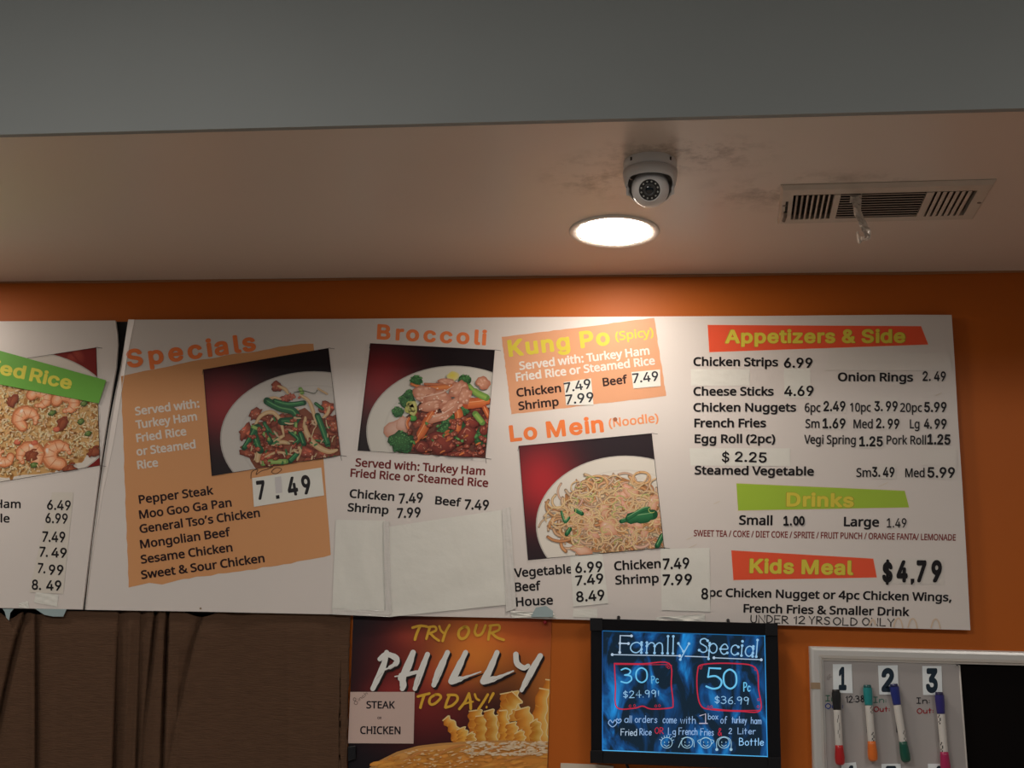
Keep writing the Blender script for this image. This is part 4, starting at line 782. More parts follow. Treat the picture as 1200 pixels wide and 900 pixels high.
for t, a, b in (('Pepper Steak', (163.3, 590.6), (250.4, 579.4)), ('Moo Goo Ga Pan', (163.7, 608.2), (271.8, 593.6)), ('General Tso\u2019s Chicken', (164.2, 625), (305, 605.7)), ('Mongolian Beef', (164.9, 643), (270.6, 628.2)),
                ('Sesame Chicken', (165.6, 660.8), (272.9, 646.2)), ('Sweet & Sour Chicken', (166, 678.8), (310.5, 658.8))): A.text(t, a, b, 10.2, d, .016)
A.build('item_text', mbd)

def curl(A, x, y, r, w, c, ce, turns=None):
    a = U(0, 6.28); k = U(.25, .6)*random.choice((-1, 1)); p = []
    for i in range(7): p.append((x+math.cos(a)*0, y)); x += math.cos(a)*r*.45; y += math.sin(a)*r*.38; a += k
    A.ribbon(p, w, c, ce)
def meat(A, x, y, rx, ry, rot, c, e):
    A.blob(x, y, rx, ry, c, e, rot, .25, 16)
    for i in range(5):
        bx, by = inell(x, y, rx*.7, ry*.6); A.blob(bx, by, rx*U(.12, .3), ry*U(.1, .25), tuple(min(.85, v*U(1.2, 1.9)) for v in c), c, rot+U(-.4, .4), .3, 8)
    for i in range(2): bx, by = inell(x, y, rx*.6, ry*.5); A.blob(bx, by, rx*.07+.3, ry*.06+.3, (.82, .66, .55), c, rot, .3, 6)

# pepper steak picture
random.seed(31)
q = [(238, 433), (385, 407.8), (399.3, 533.8), (248.1, 557.9)]
A = Art(YP-.0003, q, step=3e-6); A.gradient(q, dish_back(q, (262, 475, 38, 34), .9)); plate(A, 368, 514, 110, 79, (.56, .54, .51))
MC, ME = (.36, .085, .045), (.13, .022, .014)
A.blob(350, 524, 62, 42, (.30, .09, .05), (.2, .06, .03), 0, .12, 30)
for i in range(60):
    x, y = inell(350, 520, 62, 38); meat(A, x, y, U(5, 10), U(3, 6), U(-1, 1), vary(MC, .35), ME)
for x, y, rx, ry, r in ((325, 453, 7, 6, .3), (300, 485, 9, 6, -.9), (288, 505, 12, 6, -1.0), (290, 531, 13, 5, .2), (383, 478, 9, 9, .2), (392, 500, 8, 9, 1), (335, 467, 9, 4, -.3), (312, 535, 15, 6, -.4), (360, 530, 12, 7, .1), (378, 535, 10, 7, .5), (356, 502, 8, 8, 1.2)):
    meat(A, x, y, rx, ry, r, vary((.42, .11, .06), .2), ME)
ON, OE = (.66, .50, .30), (.50, .30, .14)
for p, w in (([(330, 468), (320, 466), (308, 470)], 3), ([(297, 503), (305, 488), (318, 483), (328, 492), (333, 512)], 5), ([(350, 462), (362, 470), (368, 486), (371, 498)], 4.5), ([(358, 488), (358, 504), (368, 520), (384, 529), (396, 527)], 7),
             ([(322, 479), (335, 482), (350, 480)], 5), ([(313, 514), (322, 516), (333, 510)], 5), ([(318, 522), (330, 518), (340, 520)], 5), ([(302, 542), (302, 534), (308, 524)], 7), ([(310, 536), (325, 530), (343, 533)], 3), ([(340, 530), (352, 525), (348, 540)], 4), ([(325, 452), (334, 456), (338, 462)], 4), ([(372, 455), (384, 462)], 2.5), ([(378, 490), (384, 484), (386, 476)], 4)):
    A.ribbon(p, w, ON, OE, taper=True)
GD, GE = (.035, .19, .075), (.010, .07, .03)
for p, w in (([(313, 470), (328, 478), (344, 482), (347, 492), (330, 494)], 9), ([(322, 470), (338, 474), (356, 472)], 6), ([(372, 487), (377, 500), (384, 520)], 7), ([(297, 503), (300, 515), (305, 528)], 8), ([(302, 500), (312, 510), (317, 518)], 7), ([(347, 488), (346, 504)], 4.5), ([(286, 525), (294, 512), (300, 500)], 6), ([(352, 508), (356, 520)], 6), ([(310, 496), (315, 505)], 5), ([(340, 540), (348, 532)], 6), ([(370, 473), (378, 479)], 4), ([(340, 506), (350, 515), (345, 520)], 5)):
    A.ribbon(p, w, vary(GD, .35), GE)
    A.ribbon([(a-.8, b-.8) for a, b in p], w*.22, (.16, .42, .16), vary(GD, .3), taper=True)
for p, w in (([(296, 500), (306, 505), (315, 515)], 4), ([(347, 496), (346, 508)], 3), ([(308, 543), (320, 541), (335, 541)], 6), ([(352, 456), (354, 460)], 5)): A.ribbon(p, w, (.36, .52, .16), (.16, .32, .08))
for i in range(10): x, y = inell(338, 465, 14, 4); A.blob(x, y, U(2, 3.5), U(1, 2), (.55, .18, .12), (.3, .06, .04), U(0, 3))
for i in range(90):
    x, y = inell(347, 520, 56, 34); k = random.random(); a = U(0, 3.14); l = U(2, 6)
    if k < .4: meat(A, x, y, U(2.5, 5), U(1.5, 3), a, vary((.40, .10, .05), .35), ME)
    else:
        c = (.70, .52, .32) if k < .7 else (.06, .26, .09); A.ribbon([(x-math.cos(a)*l, y-math.sin(a)*l), (x+U(-1.5, 1.5), y+U(-1.5, 1.5)), (x+math.cos(a)*l, y+math.sin(a)*l)], U(1.2, 2.8), vary(c, .25), tuple(v*.5 for v in c), taper=True)
A.ribbon([(344, 460), (356, 458), (368, 461), (372, 457)], .7, (.03, .06, .03), caps=False)
frame_quad(A, q); A.build('food_picture', mbd, label='printed photo of pepper steak with green onions')
A = Art(YP-.0004); crop_marks(A, q); A.build('crop_mark', mbd)
st = sticker('price_sticker', [(295.4, 560.3), (376.4, 547.9), (379.8, 580.5), (297.6, 594)], mbd, y=YP-.0004, th=.0006, lab='white price sticker'); z = YP-.0013
A = Art(z)
for t, a, b in (('7', (302.3, 586), (312.0, 584.9)), ('4', (338.5, 582), (350.3, 580)), ('9', (355.4, 580), (365.8, 578.3))): A.text(t, a, b, 22.5, BLACK, .03, .008)
A.cut(); A.poly([(323.8, 584.8), (327.8, 584.2), (327.2, 580), (323.2, 580.6)], BLACK)
A.poly([(322, 559.3), (329.4, 558.2), (330.6, 577), (323.2, 578.3)], (.60, .59, .60)); A.build('digits', st)
A = Art(YP-.0008); A.hand
A.ribbon([(294, 561), (295, 553), (302, 550), (300, 556), (306, 552), (313, 550), (320, 547)], .6, BLACK, caps=False); A.ribbon([(318, 553), (324, 548), (330, 550), (324, 555), (318, 553)], .6, BLACK, caps=False); A.build('pen_scribble', mbd)

# broccoli
random.seed(41)
A = Art(YP); A.text('Broccoli', (441.4, 397.6), (569.8, 404.9), 18, C(198, 98, 52, (180, 165, 152)), .010, .028, sp=1.30); A.build('heading', mbd)
q = [(434, 402.2), (580, 410), (568.9, 537.1), (418.9, 528.2)]
A = Art(YP, q, step=3e-6); A.gradient(q, dish_back(q, (446, 448, 34, 34), .9)); plate(A, 532.2, 505.5, 103, 77, (.62, .61, .56))
def broc(A, x, y, r):
    A.blob(x, y, r, r*.9, (.05, .16, .05), (.012, .06, .02), 0, .15)
    for i in range(int(r*5)):
        a, b = inell(x, y, r, r*.9); s_ = max(0, (y+r*.4-b)/r); A.blob(a, b, U(.9, 1.6), U(.8, 1.4), vary((.05+.10*s_, .20+.20*s_, .06+.06*s_), .3), (.02, .09, .03), 0, .25, 6)
A.blob(528, 508, 68, 40, (.16, .05, .03), (.10, .04, .03), 0, .12, 24)
for i in range(40): x, y = inell(528, 508, 64, 38); meat(A, x, y, U(5, 9), U(4, 6), U(-1, 1), vary((.30, .07, .04), .4), (.08, .015, .012))
A.blob(465, 504, 15, 13, (.66, .44, .36), (.52, .24, .16), -.6, .2); A.blob(472, 497, 8, 10, (.68, .46, .38), (.55, .28, .2), .5, .25)
for x, y, r in ((488, 446, 7), (477, 470, 10), (466, 483, 7), (471, 518, 15), (531, 500, 16), (524, 508, 12), (565, 512, 12), (545, 445, 7), (480, 462, 6), (543, 481, 6)): broc(A, x, y, r)
A.blob(484, 490, 4, 4, (.12, .4, .08), (.04, .2, .03)); A.ribbon([(478, 480), (484, 473), (484, 484), (480, 474)], 8, (.62, .60, .24), (.42, .44, .12)); A.blob(531, 441, 8, 6, (.70, .60, .08), (.62, .58, .3))
A.ribbon([(482, 450), (500, 455), (535, 452)], [3, 5, 6, 7, 5], (.72, .26, .08), (.5, .12, .04)); A.ribbon([(498, 450), (515, 450), (530, 446)], 3, (.6, .22, .1), (.4, .1, .05))
for p, w in (([(486, 521), (498, 500), (508, 483)], [5, 10, 12, 9]), ([(536, 505), (538, 488), (535, 478)], [8, 10, 9]), ([(548, 473), (560, 472), (574, 470)], [13, 12, 7]), ([(568, 478), (573, 488)], 6), ([(480, 505), (477, 497), (480, 490)], 3)): A.ribbon(p, w, (.70, .20, .055), (.44, .075, .02)); A.ribbon([(a-1, b-1.5) for a, b in p], 1.2, (.84, .46, .25), (.7, .2, .06), taper=True)
for p, w in (([(550, 452), (558, 460), (570, 466)], [5, 8, 8]), ([(557, 485), (565, 495)], 7)): A.ribbon(p, w, (.30, .48, .10), (.12, .26, .05))
for x, y, rx, ry, r in ((498, 462, 14, 10, .1), (514, 468, 16, 10, -.2), (538, 456, 13, 9, -.7), (505, 475, 13, 7, -.3), (530, 476, 16, 8, -.6), (516, 489, 14, 5, -.4), (545, 464, 8, 10, .3), (566, 449, 8, 7, .5), (524, 447, 10, 4, .1)):
    A.blob(x, y, rx, ry, (.66, .34, .23), (.42, .15, .09), r, .2, 16)
    for i in range(7): a, b = inell(x, y, rx*.8, ry*.7); A.blob(a, b, rx*.24, ry*.2, (.74, .46, .35), (.6, .28, .18), r, .3, 8)
for p, w in (([(492, 466), (506, 463), (520, 459), (532, 452)], 1.6), ([(506, 490), (520, 484), (532, 476)], 1.5)): A.ribbon(p, w, (.80, .60, .50), (.6, .3, .2), taper=True)
for x, y, rx, ry, r in ((516, 519, 17, 14, .2), (548, 510, 11, 12, .4), (494, 524, 9, 7, 0), (540, 533, 16, 4, .0), (567, 504, 6, 6, 0), (552, 495, 9, 6, .4)):
    A.blob(x, y, rx, ry, (.30, .055, .035), (.10, .012, .010), r, .15, 12)
    A.ribbon([(x-rx*.6, y+ry*.3), (x-rx*.2, y-ry*.6), (x+rx*.3, y-ry*.4)], ry*.16, (.60, .26, .18), (.3, .06, .04), taper=True)
for i in range(70):
    x, y = inell(530, 512, 52, 24); k = random.random(); a = U(0, 3.14)
    if k < .5: meat(A, x, y, U(2, 5), U(1.5, 3.5), a, vary((.36, .09, .05), .4), (.12, .02, .015))
    elif k < .75: A.ribbon([(x-3, y+1), (x, y-1), (x+3, y-2)], U(1.5, 3), vary((.68, .22, .07), .2), (.4, .08, .02), taper=True)
    else: A.blob(x, y, U(1.5, 3.5), U(1.2, 2.6), vary((.14, .34, .10), .3), (.03, .12, .03), a, .3, 8)
for i in range(26): x, y = inell(518, 472, 30, 22); A.blob(x, y, 1.1, .9, (.85, .72, .6), (.75, .5, .38), 0, .2, 6)
frame_quad(A, q); A.build('food_picture', mbd, label='printed photo of beef with broccoli')
A = Art(YP-.0003); crop_marks(A, q); A.build('crop_mark', mbd)
A = Art(YP); A.text('Served with: Turkey Ham', (416.2, 546.7), (568.4, 557.3), 10, DRED, .018); A.text('Fried Rice or Steamed Rice', (410.4, 558.9), (571.9, 571.1), 10, DRED, .018); A.build('serving_text', mbd)
A = Art(YP); A.text('Chicken', (409.3, 583.3), (461.8, 587.3), 10.3, BLACK, .02); A.text('Beef', (509.6, 591.1), (540, 594), 10, BLACK, .02); A.text('Shrimp', (407.1, 599.3), (455.1, 602.9), 10, BLACK, .02); A.build('item_text', mbd)
A = Art(YP-.0003)
for t, a, b, h in (('7.49', (467.8, 590.4), (496, 588.9), 12), ('7.49', (544.4, 597.0), (572.9, 597.8), 12), ('7.99', (465.6, 607.4), (493.3, 606.2), 12)): A.text(t, a, b, h, BLACK, .025)
A.build('price_text', mbd)
# blank taped sheets
s1 = sticker('blank_paper', [(393.5, 609), (451, 610), (454, 719.5), (389, 718)], mbd, wr=.0018, th=.0005, seed=2, lab='blank cover sheet, left piece'); 
s2 = sticker('blank_paper', [(450, 618), (598.5, 596), (600.5, 708), (456, 723)], mbd, y=YP-.0010, wr=.0024, th=.0005, seed=3, lab='blank cover sheet, right piece')
sticker('tape', [(588, 597), (598, 594), (605, 713), (593, 717)], mbd, y=YP-.0022, wr=.0008, th=.0003, m=M_TAPE, seed=8, lab='glossy clear tape'); sticker('tape', [(449, 611), (456, 611), (459, 720), (452, 720)], mbd, y=YP-.0022, wr=.0005, th=.0003, m=M_TAPE, seed=5); sticker('tape', [(390, 713), (456, 716), (457, 723), (389, 720)], mbd, y=YP-.0024, wr=.0008, th=.0003, m=M_TAPE, seed=6)

# kung po
random.seed(51)
A = Art(YP); A.poly(torn([(587.9, 394.8), (766.6, 372.6), (780.7, 463.9), (599.3, 485.5)], [.5, .4, .5, .4], 26), PEACH); A.build('section_panel', mbd, label='peach printed panel')
A = Art(YP-.0003); A.text('Kung Po', (596.5, 418.5), (715.5, 404.2), 20, YEL, .012, .028, sp=1.14); A.text('(Spicy)', (721.5, 399.4), (766.3, 394), 10.5, YEL, .012); A.build('heading', mbd)
A = Art(YP-.0003); A.text('Served with: Turkey Ham', (609, 433.8), (761.5, 415.5), 10, PWHITE, .02); A.text('Fried Rice or Steamed Rice', (605.1, 447), (767.9, 427.2), 10, PWHITE, .02); A.build('serving_text', mbd)
A = Art(YP-.0003); d = (.035, .014, .012)
for t, a, b in (('Chicken', (605.7, 465.3), (657.9, 459.5)), ('Shrimp', (608, 480.9), (655.2, 475.4)), ('Beef', (706.9, 452.9), (735.8, 449.2))): A.text(t, a, b, 10, d, .018)
A.build('item_text', mbd)
for qd, tx in (([(660.7, 447.9), (692.6, 443.3), (695.5, 474.5), (663.4, 474.8)], (('7.49', (662.1, 460.2), (693.1, 454.9)), ('7.99', (663.4, 474.2), (696.2, 470.6)))), ([(739.9, 436), (773.4, 433), (774.3, 452.5), (742.2, 455.3)], (('7.49', (741.7, 449.2), (772, 446.1)),))):
    st = sticker('price_sticker', qd, mbd, y=YP-.0004); A = Art(YP-.0011)
    for t, a, b in tx: A.text(t, a, b, 11.5, (.03, .035, .045), .018)
    A.build('digits', st)

# lo mein
A = Art(YP); A.text('Lo Mein', (598.0, 518), (708, 506.4), 19.5, C(216, 108, 52, (205, 190, 176)), .010, .028, sp=1.12); A.text('(Noodle)', (713.8, 501.1), (772.1, 494.7), 10.5, C(215, 130, 80, (205, 190, 176)), .012); A.build('heading', mbd)
random.seed(61)
q = [(607.9, 522.5), (763.8, 507.7), (778.4, 641.9), (618.6, 656.5)]
A = Art(YP, q, step=2e-6); A.gradient(q, dish_back(q, (634, 565, 34, 40), 1.7)); plate(A, 733, 615, 105, 81, (.76, .73, .66))
A.blob(718, 606, 66, 44, (.42, .17, .06), (.46, .22, .09), 0, .1, 30)
for i in range(160): x, y = inell(718, 606, 62, 42); A.blob(x, y, U(2, 6), U(2, 4), vary((.45, .22, .08), .4), (.5, .3, .12), U(0, 3))
for i in range(480):
    x, y = inell(719, 607, 60, 38); c = vary(random.choice(((.82, .54, .32), (.80, .44, .24), (.84, .64, .44), (.74, .36, .16), (.84, .56, .40))), .15)
    curl(A, x, y, U(6, 17), U(1.9, 4.2), c, tuple(v*.42 for v in c))
for x, y, r in ((668, 622, 12), (700, 566, 12), (752, 560, 10)):
    for k in range(5): a = U(0, 6.28); A.ribbon([(x+math.cos(a+t*.7)*r, y+math.sin(a+t*.7)*r*.7) for t in range(7)], 2.4, (.82, .55, .3), (.55, .28, .1))
for i in range(26): x, y = inell(722, 600, 55, 38); A.blob(x, y, U(4, 8), U(2.5, 5), vary((.80, .50, .38), .1), (.66, .30, .18), U(0, 3), .25)
for x, y, rx, ry in ((713, 618, 12, 10), (765, 590, 6, 12), (682, 645, 12, 6), (690, 604, 8, 6), (740, 578, 10, 6)): A.blob(x, y, rx, ry, (.82, .56, .42), (.62, .28, .16), .3, .2, hl=(.85, .72, .62))
for i in range(110): x, y = inell(716, 604, 66, 44); curl(A, x, y, U(6, 12), U(1.2, 2.2), vary((.83, .65, .40), .1), (.60, .36, .16))
for p, w in (([(728, 611), (745, 606), (765, 603)], [5, 13, 17, 12]), ([(735, 608), (752, 598), (760, 596)], 5), ([(658, 600), (662, 612), (667, 607)], 3), ([(664, 626), (668, 620)], 5), ([(675, 598), (682, 602)], 5), ([(770, 640), (776, 628)], 6)):
    A.ribbon(p, w, (.035, .20, .08), (.012, .09, .035)); A.ribbon([(a, b-2) for a, b in p], 1.6, (.30, .55, .28), (.05, .24, .09), taper=True)
for i in range(18): x, y = inell(715, 600, 60, 42); curl(A, x, y, 5, .9, vary((.55, .62, .2), .2), (.4, .5, .15))
frame_quad(A, q); A.build('food_picture', mbd, label='printed photo of noodles on a white plate')
A = Art(YP-.0003); crop_marks(A, q); A.build('crop_mark', mbd)
sticker('paper_patch', [(668, 651), (706, 648.5), (713, 707), (671.8, 711)], mbd, wr=.0006, seed=12, lab='taped price patch'); sticker('paper_patch', [(672, 714), (700, 713), (700, 724), (671, 723)], mbd, wr=.0006, seed=13, lab='small bottom patch')
sticker('paper_patch', [(774, 643.2), (831.6, 642), (832.4, 717), (775.4, 715)], mbd, wr=.0006, seed=14, lab='taped price patch with creases')
sticker('peeling_paper', [(598, 716), (648, 718), (654, 724), (600, 724)], mbd, y=YP-.001, wr=.005, seed=15, lab='peeling board skin'); sticker('peeling_paper', [(770, 723), (826, 720), (826, 729), (768, 728)], mbd, wr=.003, seed=16)
slab('tape_scrap', [(628, 712), (640, 710), (648, 716), (648, 723), (622, 723)], YP-.0045, YP-.004, mat('pale_blue_tape'), mbd)
A = Art(YP-.0002)
for t, a, b in (('Vegetable', (602.8, 676.9), (671.3, 671.8)), ('Beef', (603.5, 693.5), (634, 691.7)), ('House', (604.8, 710.9), (648.3, 708.4)), ('Chicken', (719.9, 668.7), (774.6, 665.7)), ('Shrimp', (721.2, 685.3), (772.3, 682.8))): A.text(t, a, b, 10.8, BLACK, .016)
A.build('item_text', mbd)
A = Art(YP-.0013)
for t, a, b, h in (('6.99', (674.4, 671.8), (706.3, 670), 12.5), ('7.49', (674.9, 686.6), (707.6, 683.6), 12), ('8.49', (675.6, 705.8), (708.9, 703.2), 12.5), ('7.49', (777.1, 667.5), (808.1, 666.2), 13), ('7.99', (776.6, 686.1), (811.1, 685.3), 13)): A.text(t, a, b, h, BLACK, .022)
A.build('price_text', mbd)

# appetizers, drinks, kids meal
def banner(pts, col, lab, t, a, b, h, off=.015, rn=.022):
    A = Art(YP); A.poly([(x+(-.7 if x < 950 else .7), y+(-.7 if i < 2 else .7)) for i, (x, y) in enumerate(pts)], (.75, .62, .55)); A.poly(pts, col); o = A.build('banner', mbd, label=lab)
    B = Art(YP-.0003, split=False); B.text(t, (a[0]-.8, a[1]+.4), (b[0]+.8, b[1]+.4), h+.8, tuple(v*.55 for v in YEL), off, rn+.009, sp=1.08); B.text(t, a, b, h, YEL, off, rn, sp=1.08); B.build('heading', o)
banner([(829.3, 380.8), (1079.3, 382.3), (1087.8, 403.7), (831.3, 412.7)], RED, 'red orange banner', 'Appetizers & Side', (850, 402.4), (1060.8, 401.8), 16)
banner([(863, 566.5), (1060.2, 575.2), (1065.3, 594.6), (865, 598.3)], GREEN, 'lime green banner', 'Drinks', (921.6, 593.6), (1000.5, 594.6), 16.5)
banner([(857, 645), (1023.3, 654.7), (1027.5, 676.7), (859.5, 679.8)], RED, 'red orange banner', 'Kids Meal', (878.6, 671.6), (999.5, 674), 17)
for k, (qd, w_) in enumerate((([(809.5, 432.7), (878.5, 432.7), (878.5, 452), (810, 452)], .0008), ([(918.5, 432), (949.6, 432), (949.8, 466), (919.6, 466)], .0), ([(808, 525.3), (925.8, 525.3), (925.8, 546.3), (809.5, 545.5)], .0005),
        ([(974, 411), (1113, 413), (1116, 434.5), (966, 434)], 0), ([(1078, 527), (1121, 526), (1122, 546), (1080, 545)], 0), ([(1020, 464), (1053, 465), (1054, 483.5), (1022, 484)], 0), ([(962.5, 489), (991.8, 489), (992, 503.6), (963, 503.2)], 0), ([(1026, 488), (1054, 488), (1055, 504), (1026, 503)], 0),
        ([(1021, 543), (1050, 544), (1050, 561.5), (1021, 561)], 0), ([(1006, 512), (1035, 512), (1035, 525), (1006, 525)], 0), ([(1033, 654), (1106, 655), (1106, 685), (1032, 684)], 0), ([(963.6, 469), (992, 470), (992, 484), (964, 484)], 0), ([(1086, 541), (1121, 542), (1121, 562), (1087, 561)], 0))):
    sticker('price_sticker', qd, mbd, y=YP-.00012-.00009*(k % 5), wr=w_*.6, th=.0001, seed=30+k, m=None if k in (0, 1, 2) else mat('price_sticker_paper', (.70, .67, .63), .35, bump=.06, bscale=20))
A = Art(YP-.0006)
for t, a, b in (('Chicken Strips', (812.5, 428.8), (911.8, 429.5)), ('Cheese Sticks', (812.5, 463.7), (906.6, 463.7)), ('Chicken Nuggets', (812.5, 482.5), (933, 482.5)), ('Onion Rings', (981.8, 446.8), (1070, 447.2)), ('French Fries', (813.6, 500.8), (897.7, 500.8)),
                ('Egg Roll (2pc)', (814, 519.3), (908.5, 519.3)), ('Steamed Vegetable', (814, 556), (953.8, 557.5))): A.text(t, a, b, 10.3, BLACK, .018)
for t, a, b in (('6pc', (943, 482.8), (961.5, 482.8)), ('10pc', (996, 482.5), (1020.5, 482.5)), ('20pc', (1054.8, 482.8), (1080.5, 482.8)), ('Sm', (943.8, 501.6), (960.3, 501.6)), ('Med', (1000.2, 502), (1022.7, 502)), ('Lg', (1066.2, 502), (1077.5, 502)),
                ('Vegi Spring', (942.3, 520), (1002.8, 520.8)), ('Pork Roll', (1039, 520.8), (1085.3, 521)), ('Sm', (1003.5, 559), (1020.8, 559)), ('Med', (1060.8, 559.3), (1083.5, 559.3))): A.text(t, a, b, 10.5, BLACK, .004)
A.build('item_text', mbd)
A = Art(YP-.0008)
for t, a, b, h, o_ in (('6.99', (918.6, 431), (952, 431), 11.8, .022), ('4.69', (919, 464.3), (953.5, 464), 12, .022), ('2.49', (965, 482), (990.8, 482), 12, .03), ('3.', (1024.5, 482), (1034.5, 482), 12, .03), ('99', (1038, 482), (1052, 482), 12, .03), ('5.99', (1083, 483), (1109.3, 483), 12, .03),
        ('2.', (1081.2, 446.5), (1090.7, 446.5), 11.5, .022), ('49', (1094.5, 446.6), (1108.2, 446.8), 11.5, .022), ('1.69', (963.8, 502), (990.8, 502.3), 12, .03), ('2.', (1026.5, 502), (1036.5, 502), 12, .03), ('99', (1040, 502.5), (1053.8, 502.8), 12, .03), ('4.', (1082.7, 502.5), (1092, 502.5), 12, .03), ('99', (1095, 502.6), (1109.3, 502.8), 12, .03),
        ('1.25', (1006.8, 523.3), (1034.6, 523.3), 12, .036), ('1.25', (1086.5, 520.8), (1113.8, 521.5), 12.5, .036), ('$', (845.8, 541.3), (854.5, 541.5), 11.5, .014), ('2.25', (861, 541), (898.3, 542.3), 12, .018), ('3.', (1021.8, 559), (1031.5, 559), 12, .03), ('49', (1034.5, 559.2), (1048.2, 559.3), 12, .03),
        ('5.99', (1086.8, 559.8), (1119, 560), 12.5, .028), ('1.', (918, 616), (928, 616), 11.5, .03), ('00', (929.5, 615.8), (943, 615.7), 11, .045), ('1.49', (1039.2, 618.3), (1062.3, 618.3), 11, .010), ('8', (821.7, 702.4), (830, 702.4), 13.2, .022)): A.text(t, a, b, h, BLACK, o_)
for i, (ch, x0, x1) in enumerate((('$', 1033.8, 1045.8), ('4', 1050.6, 1063.5), ('7', 1073.8, 1085.2), ('9', 1091.2, 1103.5))): A.text(ch, (x0, 682.4), (x1, 682.6), 26 if ch != '$' else 24, BLACK, .045, .01)
A.poly([(1067.2, 678.2), (1071.6, 678.2), (1071.4, 682.4), (1068.6, 685.3), (1067.4, 685)], BLACK)
A.build('price_text', mbd)
A = Art(YP-.0002); A.text('Small', (866, 615), (905.2, 615.7), 11.3, BLACK, .02); A.text('Large', (988.8, 616.8), (1030.2, 617.5), 11.3, BLACK, .02)
A.text('pc Chicken Nugget or 4pc Chicken Wings,', (830.8, 699.3), (1115, 705), 10.2, BLACK, .018); A.text('French Fries & Smaller Drink', (871.2, 717.9), (1065.5, 722.2), 10.2, BLACK, .018); A.build('item_text', mbd)
A = Art(YP-.0002); A.text('SWEET TEA / COKE / DIET COKE / SPRITE / FRUIT PUNCH / ORANGE FANTA/ LEMONADE', (813, 628.5), (1120, 633.7), 7.6, (.22, .035, .03), .010); A.build('drink_list', mbd)
A = Art(YP-.0002)
for t, x0, x1 in (('UNDER', 880, 923.5), ('12', 930.5, 943), ('YRS', 948, 972), ('OLD', 977, 1004), ('ONLY', 1011, 1047.5)): A.hand(t, (x0, 729.4+(x0-880)*.027), (x1, 729.4+(x1-880)*.027), 8.6, 1.3, (.02, .018, .018), jit=.4)
for x, y in ((1052, 735), (1069, 735.5), (1096, 736)):
    A.cut(); A.ribbon([(x-5, y), (x-2.5, y-8), (x+1, y-10.5), (x+4, y-7), (x+6, y+1.0)], 1.8, (.66, .50, .36), (.70, .60, .50), caps=False)
A.cut(); A.ribbon([(1019, 732), (1023, 726), (1026, 732)], 2.5, (.66, .52, .40), (.70, .6, .5))
A.build('handwritten_word', mbd)
# stains of the board
A = Art(YP-.0001)
for x, y, r in ((1035, 568, 6), (752, 577, 3), (840, 589, 4), (812, 640, 5), (1100, 462, 4), (695, 505, 0), (808, 631, 4)):
    A.cut()
    if r: A.ribbon([(x-r, y+r*.4), (x, y), (x+r, y-r*.5)], 1.3, (.66, .58, .48), (.72, .68, .63), taper=True)
A.cut(); A.disc((721, 491.5), 2.6, (.38, .14, .07)); A.cut(); A.disc((235, 713), 1.3, (.25, .18, .12)); A.build('stain', mbd)

# ------------------------------------------------------------------ curtain
def curtain():
    random.seed(3)
    x0, x1 = -400.0, 412.0; y0, y1 = 716.0, 1120.0
    folds = [(43, 43, 3, .010), (140, 134, 4, .012), (152, 146, 3, -.008), (166, 160, 2.6, .013), (181, 165, 3.2, .016), (188, 182, 3, -.012), (197, 191, 2.6, .017), (210, 204, 5, -.008), (26, -12, 3, .012), (300, 296, 22, .006), (350, 352, 18, -.004), (95, 92, 16, -.006), (380, 384, 10, .004), (70, 66, 10, .003), (235, 196, 3.2, .015), (-40, -44, 5, .012), (-120, -120, 6, .014), (-200, -205, 5, .012), (-290, -290, 6, .014)]
    def fn(u, v):
        px = x0+(x1-x0)*u; py = y0+(y1-y0)*v
        if u > .985: px = 411-v*12*(y1-y0)/330 if u >= 1 else px-(v*10)
        sag = 7*math.exp(-((px-236)/17)**2)+9*math.exp(-((px-12)/10)**2)+4*math.exp(-((px-45)/12)**2)
        if v < .12: py += sag*(1-v/.12)
        d = .004*math.sin(px*.045+1)+.0025*math.sin(px*.11+py*.004)
        for a, b, w, k in folds:
            t = (py-730)/170; c = a+(b-a)*(t if a != 235 and a != 26 else min(t, 1.1)**.8 if t > 0 else t); z = (px-c)/w; sgn = 1 if a < 190 else -1; z *= sgn; am = .75+.45*math.sin(py*.011+a*.7)
            d += 1.1*am*k*math.exp(-(z/(.55 if z < 0 else 2.1))**2)
            if w < 6: d += .6*am*k*math.exp(-(z/.4)**2)-.25*am*abs(k)*math.exp(-((z+1.6)/1.1)**2)
        d += .0012*math.sin(py*.15+px*.02)*math.exp(-((px-200)/40)**2)
        y = -.0062-.004+max(-.004, min(.03, d))*1.0
        if py < 735: y = max(y, -.0075)
        return wp(px, py, min(y, .035) if px < 396 else -.008)
    g = MB().grid(fn, 640, 60)
    m = mat('brown_curtain_cloth', (.100, .056, .034), .9, noise=.25, nscale=8, bump=.55, bscale=18, spec=.15, stretch=(3, 1, 26))
    p = wp(200, 800, 0)
    o = g.build('curtain', m, None, p, smooth=True); s = o.modifiers.new('s', 'SOLIDIFY'); s.thickness = .0012; s.offset = 1
    tag(o, 'dark brown gathered curtain hanging below the menu boards at the left', 'curtain')
    r = MB().tube([wp(-415, 713, .048), wp(392, 713, .048)], .007, 12).build('curtain_rod', mat('dark_rod', (.03, .028, .026), .4), None, wp(0, 713, .048), smooth=True)
    tag(r, 'dark rod carrying the brown curtain behind the menu boards', 'curtain rod')
curtain()

